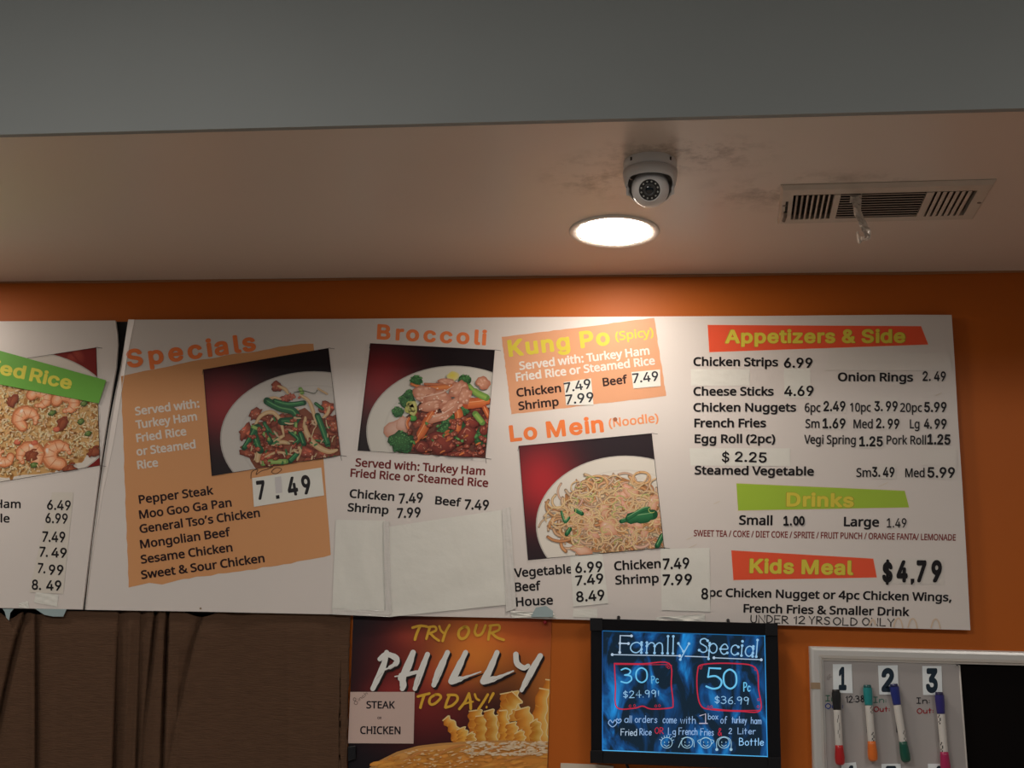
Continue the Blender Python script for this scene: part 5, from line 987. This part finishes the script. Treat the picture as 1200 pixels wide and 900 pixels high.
# ------------------------------------------------------------------ sandwich poster
random.seed(71)
YS = -.0022
pq = [(414, 719.5), (646.6, 724), (641.0, 912), (407.2, 912)]
pf = wp(525, 810, 0); pf.y = 0
po = slab('poster', [(414, 718), (646.8, 722), (646.4, 727), (644.0, 817), (641.5, 915), (634, 1150), (399, 1150), (410.6, 811)], YS, YS+.0015, mat('poster_paper', (.05, .03, .025), .35), None, pf)
tag(po, 'glossy sandwich poster with white brush lettering, fries and a bread roll', 'poster')
A = Art(YS-.0002, pq)
def bg(x, y):
    def g(cx, cy, rx, ry, c): k = math.exp(-(((x-cx)/rx)**2+((y-cy)/ry)**2)); return tuple(q*k for q in c)
    s = (.010, .010, .014)
    for c in (g(555, 768, 46, 34, (.62, .20, .02)), g(620, 745, 50, 32, (.36, .06, .008)), g(560, 735, 55, 20, (.30, .06, .012)), g(480, 770, 45, 40, (.13, .010, .007)), g(500, 825, 60, 45, (.16, .012, .008)), g(645, 800, 34, 46, (.42, .13, .015)), g(520, 790, 40, 20, (.16, .02, .008)), g(455, 812, 25, 14, (.14, .012, .01)), g(480, 745, 22, 12, (.16, .02, .01))): s = tuple(a+b for a, b in zip(s, c))
    return s
A.cut(); A.gradient([(405, 715), (650, 715), (650, 915), (405, 915)], bg, 60, 50)
# fries with crinkled sides
def fry(pts, w, k=1.0):
    """a crinkle-cut piece: wavy outline, pale wavy crest lines, darker flank"""
    c = vary((.80*k, .36*k, .05*k), .08); p = catmull(pts, 8); n = len(p); L, R_, M_ = [], [], []
    for i in range(n):
        a, b = p[max(i-1, 0)], p[min(i+1, n-1)]; dx, dy = b[0]-a[0], b[1]-a[1]; l = math.hypot(dx, dy) or 1; nx, ny = -dy/l, dx/l
        ww = (w if not isinstance(w, (tuple, list)) else w[0]+(w[1]-w[0])*i/(n-1))/2; q = 1.3*math.sin(i*1.35)
        L.append((p[i][0]+nx*(ww+q), p[i][1]+ny*(ww+q))); R_.append((p[i][0]-nx*(ww-q), p[i][1]-ny*(ww-q))); M_.append((p[i][0]+nx*q, p[i][1]+ny*q))
    A.layer(); A.emit(L+M_+R_, [(.82, .56, .16)]*n+[c]*n+[(.52, .15, .015)]*n, [(i, i+1, n+i+1, n+i) for i in range(n-1)]+[(n+i, n+i+1, 2*n+i+1, 2*n+i) for i in range(n-1)])
    A.ribbon(L, 1.1, (.84, .68, .36), smooth=False, caps=False); A.ribbon([L[-1], M_[-1], R_[-1]], 1.4, (.84, .66, .32), smooth=False, caps=False)
    for i in range(3, n-2, 4): A.ribbon([M_[i], ((M_[i][0]+R_[i][0])/2, M_[i][1]+1), R_[i]], 1.6, (.62, .28, .05), c, taper=True, smooth=False)
ZZ = lambda x, y: (404+x/4.762, 715+y/4.762)
for pts, w, k in (([(1110, 740), (1120, 600), (1145, 390)], (26, 12), .95), ([(1090, 740), (1085, 600), (1110, 440)], (20, 12), .9), ([(940, 620), (930, 540), (915, 460)], (18, 22), .95), ([(880, 600), (905, 540), (960, 480)], (14, 18), .8),
                  ([(1030, 740), (1010, 640), (985, 550)], (24, 17), 1.0), ([(1060, 740), (1070, 660), (1050, 620)], (14, 10), .85), ([(740, 740), (735, 640), (725, 560)], (22, 15), .82), ([(760, 735), (762, 660), (755, 590)], (16, 12), .95),
                  ([(850, 735), (845, 650), (835, 590)], (20, 14), .95), ([(815, 735), (820, 640), (800, 560)], (14, 12), .88), ([(905, 735), (890, 670), (880, 560)], (16, 9), 1.0), ([(935, 735), (935, 680), (925, 630)], (16, 12), 1.05),
                  ([(640, 740), (605, 660), (560, 605)], (15, 9), 1.05), ([(665, 740), (660, 700), (645, 660)], (17, 10), 1.1), ([(700, 740), (705, 710), (695, 690)], (12, 8), .9), ([(975, 740), (975, 700), (965, 680)], (14, 10), .95)):
    fry([ZZ(*q) for q in pts], w, k)
# bread roll
A.layer()
bt = [(425, 912), (430, 902), (445, 891), (465, 881), (490, 874), (515, 871), (550, 868.5), (590, 867.5), (620, 868.5), (650, 870), (650, 912)]
for k, c in ((0, (.55, .28, .09)), (2.5, (.72, .36, .10)), (8, (.66, .27, .05))): A.poly([(x+k*(x < 640), y+k) for x, y in bt[:-1]]+[(650, 920)], c)
for i in range(150):
    x = U(440, 645); t = (x-440)/205; y = U(872+18*(1-t)**2+2, 905); A.blob(x, y, U(3, 11), U(1, 3), vary((.74, .34, .07), .25), vary((.62, .24, .045), .2), U(-.35, .05), .3, 9)
for p in ([(470, 893), (490, 883), (505, 880)], [(510, 886), (530, 876), (545, 873)], [(560, 884), (590, 876), (610, 874)], [(590, 892), (620, 884), (640, 882)]): A.ribbon(p, 3, (.60, .22, .05), (.68, .32, .1), taper=True)
for i in range(160): x = U(545, 640); y = U(869, 885); A.blob(x, y, U(1, 6), U(.5, 1.5), (.80, .70, .55), (.74, .5, .25), U(-.2, .2), .3, 7)
for i in range(60): x = U(470, 560); y = U(878, 900); A.blob(x, y, U(1, 4), U(.5, 1.4), (.80, .6, .35), (.74, .42, .15), U(-.4, .1), .3, 7)
A.build('poster_picture', po, label='fries and bread roll before a fiery glow', m=attr_mat('glossy_ink', .4))
# brush lettering
A = Art(YS-.0016, split=False); Z = lambda x, y: (400+x/4.6154, 710+y/4.6154)
def brush(pts, w, c, sm=True):
    A.ribbon([Z(*p) for p in pts], [q/4.6154 for q in w] if isinstance(w, (list, tuple)) else w/4.6154, c, smooth=sm)
YB_ = (.76, .44, .05)
for s_, w in (([(385, 118), (425, 108), (462, 112)], 14), ([(425, 112), (408, 150), (398, 182)], 15), ([(478, 118), (468, 150), (460, 178)], 14), ([(470, 116), (505, 112), (512, 132), (475, 150)], 13), ([(480, 148), (505, 172), (528, 188)], 13), ([(530, 110), (538, 132), (552, 146)], 12), ([(585, 104), (565, 140), (548, 190)], 14),
              ([(668, 112), (640, 130), (634, 160), (650, 178), (675, 168), (690, 135), (680, 115), (662, 114)], 15), ([(732, 104), (722, 140), (735, 160), (760, 150), (780, 106)], 14), ([(808, 112), (800, 150), (795, 182)], 14), ([(802, 108), (850, 104), (852, 130), (806, 148)], 13), ([(815, 146), (840, 170), (878, 184)], 14)): brush(s_, w, YB_)
A.cut()
for s_, w in (([(414, 490), (445, 482), (476, 474)], 14), ([(448, 484), (436, 520), (428, 550)], 15), ([(505, 482), (482, 498), (476, 522), (490, 534), (515, 522), (538, 495), (528, 480), (508, 480)], 14), ([(585, 484), (572, 515), (562, 548)], 14),
              ([(576, 482), (620, 484), (628, 508), (600, 538), (564, 550)], 14), ([(638, 558), (668, 520), (690, 474)], 14), ([(690, 474), (698, 515), (700, 556)], 15), ([(655, 534), (685, 524), (712, 518)], 10),
              ([(722, 478), (730, 500), (745, 510)], 12), ([(792, 480), (768, 520), (742, 558)], 14), ([(822, 474), (808, 500), (797, 524)], [15, 14, 9, 5]), ([(786, 546), (785, 550)], 11)): brush(s_, w, YB_)
A.build('lettering', po, label='yellow brush lettering', m=attr_mat('glossy_ink'))
A = Art(YS-.0019, split=False)
WB = (.78, .80, .78); SH = (.02, .012, .012)
big = [([(245, 252), (225, 330), (170, 448)], [24, 26, 30, 28, 24]), ([(208, 288), (240, 262), (290, 278), (300, 305), (268, 330), (235, 345)], [22, 26, 30, 26, 18, 8]),
       ([(388, 252), (362, 330), (322, 392)], [26, 30, 32, 32, 30]), ([(322, 375), (340, 420), (330, 448)], [22, 24]), ([(466, 262), (432, 350), (398, 448)], [24, 28, 30, 28, 22]), ([(290, 382), (350, 372), (430, 352)], [6, 16, 20, 18, 12]), ([(388, 252), (340, 360), (330, 430)], [26, 28, 30, 26]),
       ([(574, 252), (530, 350), (500, 428)], [24, 32, 34, 30, 24]), ([(672, 252), (625, 350), (596, 408)], [24, 32, 34, 32]), ([(596, 408), (660, 390), (755, 356)], [32, 26, 14, 8, 5]),
       ([(842, 252), (800, 350), (768, 408)], [24, 30, 34, 32]), ([(768, 408), (840, 390), (930, 352)], [32, 28, 18, 12, 8]),
       ([(944, 262), (950, 310), (985, 335), (1010, 325)], [26, 28, 26, 22]), ([(1076, 270), (1030, 350), (975, 456)], [26, 30, 32, 28, 20])]
big = [(s_, [q*1.13 for q in w]) for s_, w in big]
for k, (s_, w) in enumerate(big): brush([(a+10, b+12) for a, b in s_], w, SH)
for k, (s_, w) in enumerate(big): brush(s_, w, WB)
for s_ in ([(190, 395), (222, 362)], [(240, 352), (300, 322)], [(412, 425), (426, 380)], [(520, 400), (545, 350)], [(640, 402), (745, 366)], [(820, 402), (922, 364)], [(1000, 430), (1025, 385)]): brush(s_, 1.0, (.22, .12, .10), False)
A.build('lettering', po, label='white brush lettering', m=attr_mat('glossy_ink'))
# taped price sheet and the corner clip
ps = wp(447, 841, -.0055)
sp = slab('paper_sign', [(410.6, 810.8), (486, 810.8), (484.6, 871.4), (407.8, 871)], -.0046, -.0042, mat('pinkish_paper', (.62, .47, .42), .3, bump=.15, bscale=20, coat=.5), None, Vector((ps.x, 0, ps.z)))
tag(sp, 'taped pinkish paper sign reading steak or chicken on the poster', 'paper sign')
A = Art(-.0048); A.text('STEAK', (429.3, 830.3), (462.8, 830.5), 8.8, (.02, .015, .02), .012); A.text('OR', (442.3, 842.8), (447.2, 842.8), 2.8, (.06, .04, .04), .01); A.text('CHICKEN', (422, 860.2), (469.3, 860.6), 9.2, (.02, .015, .02), .012)
A.hand('8', (415.5, 826.5), (419.8, 825), 8.5, .6, (.15, .10, .09)); A.hand('inch', (421, 821.5), (431, 813.5), 4, .5, (.2, .14, .12)); A.build('lettering', sp)
cp_ = wp(412, 882, 0); bc = MB().prism([wp(x, y, -.010) for x, y in ((407.6, 875), (416.5, 874), (417, 889), (407.6, 892))], [wp(x, y, -.0042) for x, y in ((407.6, 875), (416.5, 874), (417, 889), (407.6, 892))]).build('tape_tab', mat('black_tape', (.01, .01, .012), .3), None, cp_)
bev(bc, .001); tag(bc, 'small black tape tab at the left edge of the sandwich poster', 'tape')
def pin(px, py, col, lab, y=YS, r=.0042, cat='push pin'):
    c = wp(px, py, y); t = MB().lathe(c+Vector((0, .0, 0)), (0, -1, 0), [(0, r*.55), (.004, r*.5), (.0045, r), (.0065, r), (.0085, r*.6), (.0088, .0003)], 16, cap1=True).build('push_pin', mat('pin_'+str(col[0]), col, .3), None, c, smooth=True)
    tag(t, lab, cat)
pin(639, 729.5, (.30, .01, .015), 'dark red push pin at the top right corner of the poster')

# ------------------------------------------------------------------ glowing write-on sign
def lightbox():
    yb, yf = -.0185, -.046
    c = wp(803, 810, -.03); t = thing('illuminated_writing_board', 'black framed blue glowing board with neon handwriting reading family special', 'light sign', c)
    O = [(692.2, 724.8), (911.3, 730.6), (915.6, 903), (692.6, 894)]; I = [(705.4, 738.6), (896.9, 744.6), (900.2, 887.4), (705.4, 880)]
    mk = mat('gloss_black_plastic', (.008, .008, .010), .3, spec=.25); mj = mat('corner_black_plastic', (.010, .010, .012), .4, spec=.25)
    Z = lambda x, y: (680+x/4.8, 720+y/4.8)
    for i in range(4):
        j = (i+1) % 4; a, b, c_, d = O[i], O[j], I[j], I[i]
        f = [wp(*p, yf) for p in (a, b, c_, d)]; k = [Vector((p.x, yb, p.z)) for p in f]
        f[2].y = f[3].y = yf+.004
        bev(MB().prism(f, k).build('frame_rail', mk, t), .0015)
        # corner cap
        cx = (O[i][0]+I[i][0])/2; cy = (O[i][1]+I[i][1])/2; s = 7.4
        q_ = [(cx-s, cy-s), (cx+s, cy-s), (cx+s, cy+s), (cx-s, cy+s)]
        fp = [wp(*p, yf-.0018) for p in q_]; bev(MB().prism(fp, [Vector((p.x, yf+.002, p.z)) for p in fp]).build('corner_cap', mj, t), .001)
    ys = yf+.010
    m = bpy.data.materials.new('edge_lit_acrylic'); m.use_nodes = True; nt = m.node_tree; b = nt.nodes['Principled BSDF']
    b.inputs['Base Color'].default_value = (.004, .008, .014, 1); b.inputs['Roughness'].default_value = .12
    tc = nt.nodes.new('ShaderNodeTexCoord'); n = nt.nodes.new('ShaderNodeTexNoise'); n.inputs['Scale'].default_value = 13; n.inputs['Detail'].default_value = 5; n.inputs['Distortion'].default_value = 1.2
    mp = nt.nodes.new('ShaderNodeMapping'); mp.inputs['Rotation'].default_value = (0, .5, 0); mp.inputs['Scale'].default_value = (1.5, 1, .7); mp.inputs['Location'].default_value = (.37, 0, 1.3)
    nt.links.new(tc.outputs['Object'], mp.inputs[0]); nt.links.new(mp.outputs[0], n.inputs['Vector'])
    r = nt.nodes.new('ShaderNodeValToRGB'); el = r.color_ramp.elements
    el[0].position = .47; el[0].color = (.006, .016, .030, 1); el[1].position = .78; el[1].color = (.02, .33, .85, 1)
    e2 = el.new(.57); e2.color = (.008, .060, .20, 1)
    nt.links.new(n.outputs['Fac'], r.inputs[0]); nt.links.new(r.outputs[0], b.inputs['Emission Color']); b.inputs['Emission Strength'].default_value = .9
    pI = [wp(*p, ys) for p in I]; pn = MB().prism(pI, [p+Vector((0, .006, 0)) for p in pI]).build('writing_panel', m, t)
    EM = attr_mat('neon_ink', .5, emit=1.0)
    A = Art(ys-.0004)      # led edge
    A.cut(); A.gradient([I[0], I[1], (I[1][0]+.1, I[1][1]+1.2), (I[0][0], I[0][1]+1.2)], lambda x, y: (.012, .12, .30), 20, 1)
    A.cut(); A.gradient([I[3], I[2], (I[2][0], I[2][1]-1.3), (I[3][0], I[3][1]-1.3)], lambda x, y: (.08, .45, .85) if x < 770 or x > 850 else (.05, .30, .6), 20, 1)
    A.cut(); A.gradient([I[0], (I[0][0]+1.1, I[0][1]), (I[3][0]+1.1, I[3][1]), I[3]], lambda x, y: (.01, .07, .24) if y < 820 else (.02, .2, .6), 1, 10)
    A.cut(); A.gradient([(I[1][0]-1.2, I[1][1]), I[1], I[2], (I[2][0]-1.2, I[2][1])], lambda x, y: (.04, .35, .8), 1, 10)
    A.build('led_edge', t, EM)
    A = Art(ys-.0006); BL = (.25, .48, .70); WH = (.40, .52, .66); CY = (.13, .50, .78); RD = (.48, .012, .04)
    def hz(s, x0, y0, x1, y1, h, w, c, **k): A.hand(s, Z(x0, y0), Z(x1, y1), h/4.8, w/4.8, c, **k)
    def st(pts, w, c, sm=True): A.ribbon([Z(*p) for p in pts], w/4.8, c, smooth=sm)
    random.seed(2)
    hz('F', 222, 214, 285, 216, 95, 7, WH, dots=1.7); hz('amlly'.replace('l', 'i', 1).replace('i', 'l', 1), 282, 214, 610, 222, 96, 6.4, BL, dots=1.6)
    hz('S', 668, 212, 712, 215, 78, 6.4, BL, dots=1.6); hz('pecial', 724, 218, 990, 238, 94, 6.4, BL, dots=1.6)
    for p in ([(180, 226), (370, 230), (560, 233)], [(590, 235), (720, 240)], [(752, 244), (1018, 255)]): st(p, 5, WH)
    for x, y in ((180, 226), (560, 233), (752, 244), (1018, 255)): A.disc(Z(x, y), 1.7, WH, 12)
    for p in ([(193, 276), (350, 278), (500, 276), (512, 400), (522, 505), (505, 526), (400, 532), (350, 516), (300, 528), (205, 522), (198, 400), (192, 276)], [(690, 282), (860, 276), (985, 300), (1003, 420), (1012, 540), (900, 545), (745, 536), (680, 515), (658, 430), (660, 320), (690, 282)]): st(p, 7, RD)
    st([(200, 282), (350, 283), (498, 283), (512, 292)], 3, RD); st([(745, 530), (850, 540), (1008, 540)], 5, RD)
    for x, y in ((488, 292), (498, 300), (280, 516), (305, 514), (425, 516), (445, 514), (678, 302), (682, 290), (985, 310), (720, 522), (738, 520), (1002, 480), (1000, 520)): st([(x-6, y), (x, y-8), (x+6, y), (x, y+6), (x-6, y)], 2.5, RD)
    hz('30', 230, 386, 374, 382, 82, 8, CY); hz('Pc', 403, 388, 440, 385, 40, 5, (.12, .4, .62)); hz('$24.99', 242, 470, 425, 464, 38, 4.4, BL); hz('!', 440, 456, 442, 456, 26, 4, BL)
    hz('5', 708, 416, 792, 420, 115, 10, CY); hz('0', 808, 420, 878, 416, 108, 10, CY); hz('Pc', 920, 432, 955, 432, 48, 6, CY); hz('$36.99', 755, 500, 945, 506, 40, 4.4, BL)
    LB = (.26, .42, .68)
    for cx, cy, s in ((182, 612, 26), (216, 598, 16)): st([(cx, cy+s*.8), (cx-s*.9, cy), (cx-s*.5, cy-s*.7), (cx, cy-s*.1), (cx+s*.5, cy-s*.7), (cx+s*.9, cy), (cx, cy+s*.8)], 4.5, LB)
    for s, x0, x1, y, h in (('all', 246, 292, 607, 38), ('orders', 305, 436, 607, 38), ('come', 462, 545, 610, 40), ('with', 560, 652, 612, 40), ('of', 786, 828, 612, 40), ('turkey', 850, 940, 610, 36), ('ham', 958, 1022, 614, 36)): hz(s, x0+3, y, x1-5, y+2, h, 3.9, LB)
    hz('1', 672, 612, 705, 612, 52, 5, (.5, .45, .55)); st([(670, 613), (715, 613)], 5, (.5, .45, .55), False); hz('box', 720, 590, 774, 590, 32, 4, LB)
    for s, x0, x1, y, h, c in (('Fried', 226, 322, 680, 36, WH), ('Rice', 332, 404, 678, 36, LB), ('OR', 418, 472, 670, 34, RD), ('Lg', 492, 540, 676, 38, LB), ('French', 552, 662, 676, 38, LB), ('Fries', 674, 754, 680, 38, LB), ('&', 772, 800, 680, 40, RD), ('2', 832, 856, 670, 30, LB), ('Liter', 884, 990, 672, 34, LB), ('Bottle', 892, 1035, 736, 40, (.3, .6, .95))): hz(s, x0+3, y, x1-5, y+1, h, 4.2, c)
    FA = (.30, .50, .62)
    for k, x in enumerate((486, 601, 706, 808)):
        st([(x+32*math.cos(a*.628), 722+30*math.sin(a*.628)) for a in range(11)], 3.6, FA); st([(x-12, 716), (x-12, 722)], 3.5, FA, False); st([(x+12, 716), (x+12, 722)], 3.5, FA, False); st([(x-14, 734), (x, 742), (x+14, 734)], 3.5, FA)
        if k == 0: [st([(x+34*math.cos(a), 722+32*math.sin(a)), (x+44*math.cos(a), 722+42*math.sin(a))], 3, FA, False) for a in [-.4-i*.38 for i in range(7)]]
        elif k == 1: st([(x-30, 700), (x, 690), (x+34, 705), (x+40, 745)], 3.5, FA); st([(x-32, 710), (x-40, 730), (x-48, 748)], 3.5, FA)
        elif k == 2: [st([(x+sx*32, 705), (x+sx*46, 712), (x+sx*34, 728)], 3.2, FA) for sx in (-1, 1)]; st([(x-28, 704), (x, 694), (x+28, 704)], 3.4, FA)
        else: st([(x-40, 760), (x-38, 708), (x, 688), (x+38, 708), (x+40, 760)], 3.6, FA); [A.disc(Z(x+sx*40, 760), 1.8, FA) for sx in (-1, 1)]
    A.build('neon_writing', t, EM, label='glowing blue white and red handwriting')
    # hooks and power cord
    for px in (725, 853):
        p = wp(px, 724.5 if px < 800 else 728.2, YB_F)
        MB().tube([p+Vector((0, .003, .002)), p+Vector((0, -.004, .002)), p+Vector((0, -.010, -.001)), p+Vector((0, -.012, -.008))], .0036, 8).build('hanging_hook', mk, t, smooth=True)
    c0 = wp(733, 893, -.022); MB().tube(catmullv([c0, c0+Vector((.010, -.001, -.03)), c0+Vector((.006, .010, -.10)), c0+Vector((.03, .012, -.3))]), .0028, 8).build('power_cord', mat('black_cord', (.01, .01, .01), .5), t, smooth=True)
def catmullv(p, n=5):
    out = []
    for i in range(len(p)-1):
        a = p[max(i-1, 0)]; b = p[i]; c = p[i+1]; d = p[min(i+2, len(p)-1)]
        for k in range(n):
            t = k/n; out.append(.5*((2*b)+(c-a)*t+(2*a-5*b+4*c-d)*t*t+(3*b-a-3*c+d)*t**3))
    out.append(p[-1]); return out
lightbox()
# the corner of a cream card under the glowing board
cc = wp(680, 930, 0); o = slab('cream_card', [(657, 894.2), (700, 896), (719, 898), (719, 960), (655, 960)], -.004, -.0005, mat('cream_card', (.62, .55, .45), .5), None, cc); tag(o, 'cream card whose top edge shows below the glowing board, left end', 'card')

# ------------------------------------------------------------------ whiteboard with markers
def whiteboard():
    c = wp(1150, 900, 0); t = thing('whiteboard', 'silver framed board, white part with numbers and marker notes, black part at right', 'whiteboard', c)
    al = mat('brushed_aluminium', (.70, .70, .68), .34, metal=.35, bump=.03, bscale=200)
    P = lambda x, y, z: wp(x, y, z)
    # outer corners continue past the frame of the photograph
    O = [wp(947.4, 757.4, 0), None, None, wp(955.0, 1010, 0)]
    x0, z1 = O[0].x, O[0].z; x1 = x0+.62; z0 = z1-.47
    top = wp(1200, 762.6, 0); slope = 0.0
    w = .0285
    prof = [(0, 0), (0, -.014), (.003, -.018), (.008, -.0195), (.018, -.0195), (.0235, -.017), (.0255, -.012), (.0285, -.011), (.0285, 0)]
    def rail(a, b, inn, name='frame_rail'):
        vs = []; n = len(prof); d = (b-a).normalized()
        for end, sg in ((a, 1), (b, -1)):
            for s_, y in prof: vs.append(end+inn*s_+d*sg*s_+Vector((0, y, 0)))
        MB().put(vs, [(i, i+1, n+i+1, n+i) for i in range(n-1)]+[tuple(range(n-1, -1, -1)), tuple(range(n, 2*n))]).build(name, al, t)
    V = Vector
    A0, A1, A2, A3 = V((x0, 0, z1)), V((x1, 0, z1)), V((x1, 0, z0)), V((x0, 0, z0))
    rail(A0, A1, V((0, 0, -1))); rail(A1, A2, V((-1, 0, 0))); rail(A2, A3, V((0, 0, 1))); rail(A3, A0, V((1, 0, 0)))
    wpnl = mat('whiteboard_enamel', (.42, .40, .395), .28, noise=.04, nscale=12)
    MB().box((x0+w-.002, -.0035, z0+w), (x1-w+.002, -.0005, z1-w+.002)).build('black_panel', mat('black_felt', (.004, .003, .003), .9, spec=.1), t)
    ex = wp(1124, 779, -.006); ex2 = wp(1134, 905, -.006); k = (ex2.x-ex.x)/(ex2.z-ex.z)
    zt, zb = z1-w+.001, z0+w; xr = lambda z: ex.x+(z-ex.z)*k*.75
    q_ = [V((x0+w-.002, -.0085, zt)), V((xr(zt)-.004, -.0085, zt)), V((xr(zt), -.0085, zt-.004)), V((xr(zb), -.0085, zb)), V((x0+w-.002, -.0085, zb))]
    bev(MB().prism(q_, [V((p.x, -.0036, p.z)) for p in q_]).build('white_panel', wpnl, t), .0015)
    e = MB(); e.tube([V((xr(z)-.0005, -.0088, z)) for z in [zt-.004+(zb-zt+.004)*i/6 for i in range(7)]], .0018, 6); e.build('panel_edge', mat('pale_edge', (.62, .60, .57), .35), t, smooth=True)
    s = MB(); s.box((x0-.0003, -.0201, wp(957, 805, 0).z-.004), (x0+.019, -.0190, wp(957, 805, 0).z+.009)); s.build('tape_patch', mat('brown_tape', (.34, .24, .15), .5), t)
    A = Art(-.0088); G = (.03, .14, .09); B_ = (.02, .05, .30); R_ = (.33, .01, .02); K = (.015, .015, .02)
    Z = lambda x, y: (930+x/4.4444, 740+y/4.4444)
    def hz(s_, x0_, y0_, x1_, y1_, h, w_, c_): A.hand(s_, Z(x0_, y0_), Z(x1_, y1_), h/4.44, w_/4.44, c_)
    hz('In:', 168, 362, 232, 362, 28, 5, G); hz('Out:', 168, 402, 255, 400, 26, 5, B_); hz('12:38', 274, 370, 368, 366, 32, 5, K)
    hz('In:', 418, 370, 480, 370, 28, 5, (.08, .20, .16)); hz('Out:', 420, 418, 498, 416, 26, 5, R_); hz('In:', 642, 374, 706, 374, 28, 5, K); hz('Out:', 646, 428, 726, 424, 26, 5, R_)
    A.ribbon([Z(*p) for p in ((175, 240), (190, 222), (185, 250), (175, 246), (200, 235))], .5, (.25, .22, .22)); A.build('marker_writing', t)
    return t, -.0088
wb, YWB = whiteboard()
def card(quad, digit, box, lab):
    c = wp((quad[0][0]+quad[2][0])/2, (quad[0][1]+quad[2][1])/2, YWB); yy = YWB-.0012
    o = slab('number_magnet', quad, yy, YWB+.0001, mat('white_magnet_sheet', (.84, .92, .96), .35), None, c); tag(o, lab, 'number card', 'number cards on the whiteboard')
    A = Art(yy-.0002); x0, x1, y0, h = box; A.text(digit, (x0, y0), (x1, y0), h, (.018, .035, .055), .045, .01); A.build('printed_digit', o)
card([(976, 778.3), (998, 778.3), (999.3, 812.5), (976.6, 812)], '1', (982.8, 992, 809, 27.5), 'white number card with a black 1 behind the black capped marker')
card([(1029, 780), (1052, 779.5), (1053, 814), (1030.5, 814)], '2', (1033, 1048, 811, 28), 'white number card with a black 2 behind the blue and green marker')
card([(1080.8, 780.5), (1103.3, 780.5), (1104.4, 814.5), (1081.9, 814.5)], '3', (1085, 1099, 812, 29), 'white number card with a black 3 above the blue and magenta marker')
card([(986, 894.5), (1003, 893.2), (1009, 929), (986, 929)], '4', (989, 1003, 925, 28), 'cut off white card at the bottom edge beside the red marker end')
card([(1033, 895.2), (1055.6, 895), (1056.5, 929), (1034, 929)], '5', (1037, 1051, 925.5, 28), 'cut off white card at the bottom edge below the teal and orange marker')
card([(1087.5, 895), (1110, 895), (1111, 929), (1088.5, 929)], '6', (1091, 1106, 925.5, 28), 'cut off white card at the bottom edge beside the magenta marker end')
def marker(p0, p1, cap, end, lab, marks, first=[None]):
    """two-ended marker lying magnetised on the board: cap at p0, coloured end at p1"""
    yc = YWB-.0105; a = wp(*p0, yc); b = wp(*p1, yc); L = (b-a).length; d = (b-a).normalized()
    c = (a+b)/2; t = thing('marker', lab, 'marker', c, 'markers on the whiteboard'); r = .0093
    mw = mat('marker_barrel', (.66, .65, .62), .35)
    MB().lathe(a, d, [(L*.26, r*.72), (L*.27, r*.80), (L*.30, r*.82), (L*.73, r*.82), (L*.755, r*.74)], 24).build('barrel', mw, t, smooth=True)
    ic = tuple(v*.35 for v in cap)
    MB().lathe(a, d, [(0, r*.0), (.0, r*.80), (.004, r*.86), (.006, r*.86)], 24).build('cap_top', mat('captop_%.2f%.2f' % cap[:2], ic, .3), t, smooth=True)
    MB().lathe(a, d, [(.006, r*.98), (.0075, r), (L*.12, r), (L*.25, r*.86), (L*.272, r*.84), (L*.272, r*.6)], 24).build('cap', mat('cap_%.2f%.2f' % cap[:2], cap, .3), t, smooth=True)
    e = MB().lathe(a, d, [(L*.74, r*.6), (L*.74, r*.86), (L*.78, r*.9), (L*.90, r*1.08), (L*.965, r*1.02), (L*.985, r*.9), (L, r*.6), (L, .0002)], 24).build('end_cap', mat('end_%.2f%.2f' % end[:2], end, .3), t, smooth=True)
    # bits of lettering wrapped on the barrel
    sx = d.cross(Vector((0, -1, 0))).normalized()
    mb = MB()
    for (s_, ang, ln, wd) in marks:
        for q_ in range(6):
            u0 = s_*L+ln*L*q_/6; a0 = ang+.3*math.sin(q_*1.9); rr = r*.84; vv = []
            for uu, aa in ((u0, a0), (u0, a0+wd), (u0+ln*L/6, a0+wd+.1), (u0+ln*L/6, a0+.1)): vv.append(a+d*uu+(Vector((0, -1, 0))*math.cos(aa)+sx*math.sin(aa))*rr)
            mb.put(vv, [(0, 1, 2, 3)])
    mb.build('barrel_print', mat('black_print', (.015, .015, .02), .4), t)
    # magnet clip holding it on the board
    MB().box((c.x-.006, YWB-.0040, c.z-.02), (c.x+.006, YWB-.0001, c.z+.02)).build('magnet', mat('dark_magnet', (.03, .03, .03), .6), t)
marker((979.6, 808), (984.6, 896.4), (.018, .018, .020), (.46, .018, .02), 'marker with black cap and red end, under the 1', [(.34, -.2, .3, .12)])
marker((1016.2, 802.5), (1023.2, 892), (.02, .26, .27), (.72, .17, .025), 'marker with teal cap and orange end, left of the 2', [(.28, -.75, .10, .25), (.62, -.6, .12, .3)])
marker((1047.3, 801.4), (1062, 893), (.022, .035, .22), (.01, .09, .06), 'marker with blue cap and dark green end, on the 2', [(.60, -.75, .14, .2)])
marker((1100.5, 811), (1108.6, 906), (.035, .03, .19), (.40, .02, .10), 'marker with purple blue cap and magenta end, below the 3', [(.28, .5, .12, .3), (.62, .5, .12, .3)])
pin(1121, 779.5, (.02, .02, .022), 'tiny dark pin in the top right corner of the white panel', y=YWB, r=.0014)
# white fleck of plaster on the wall
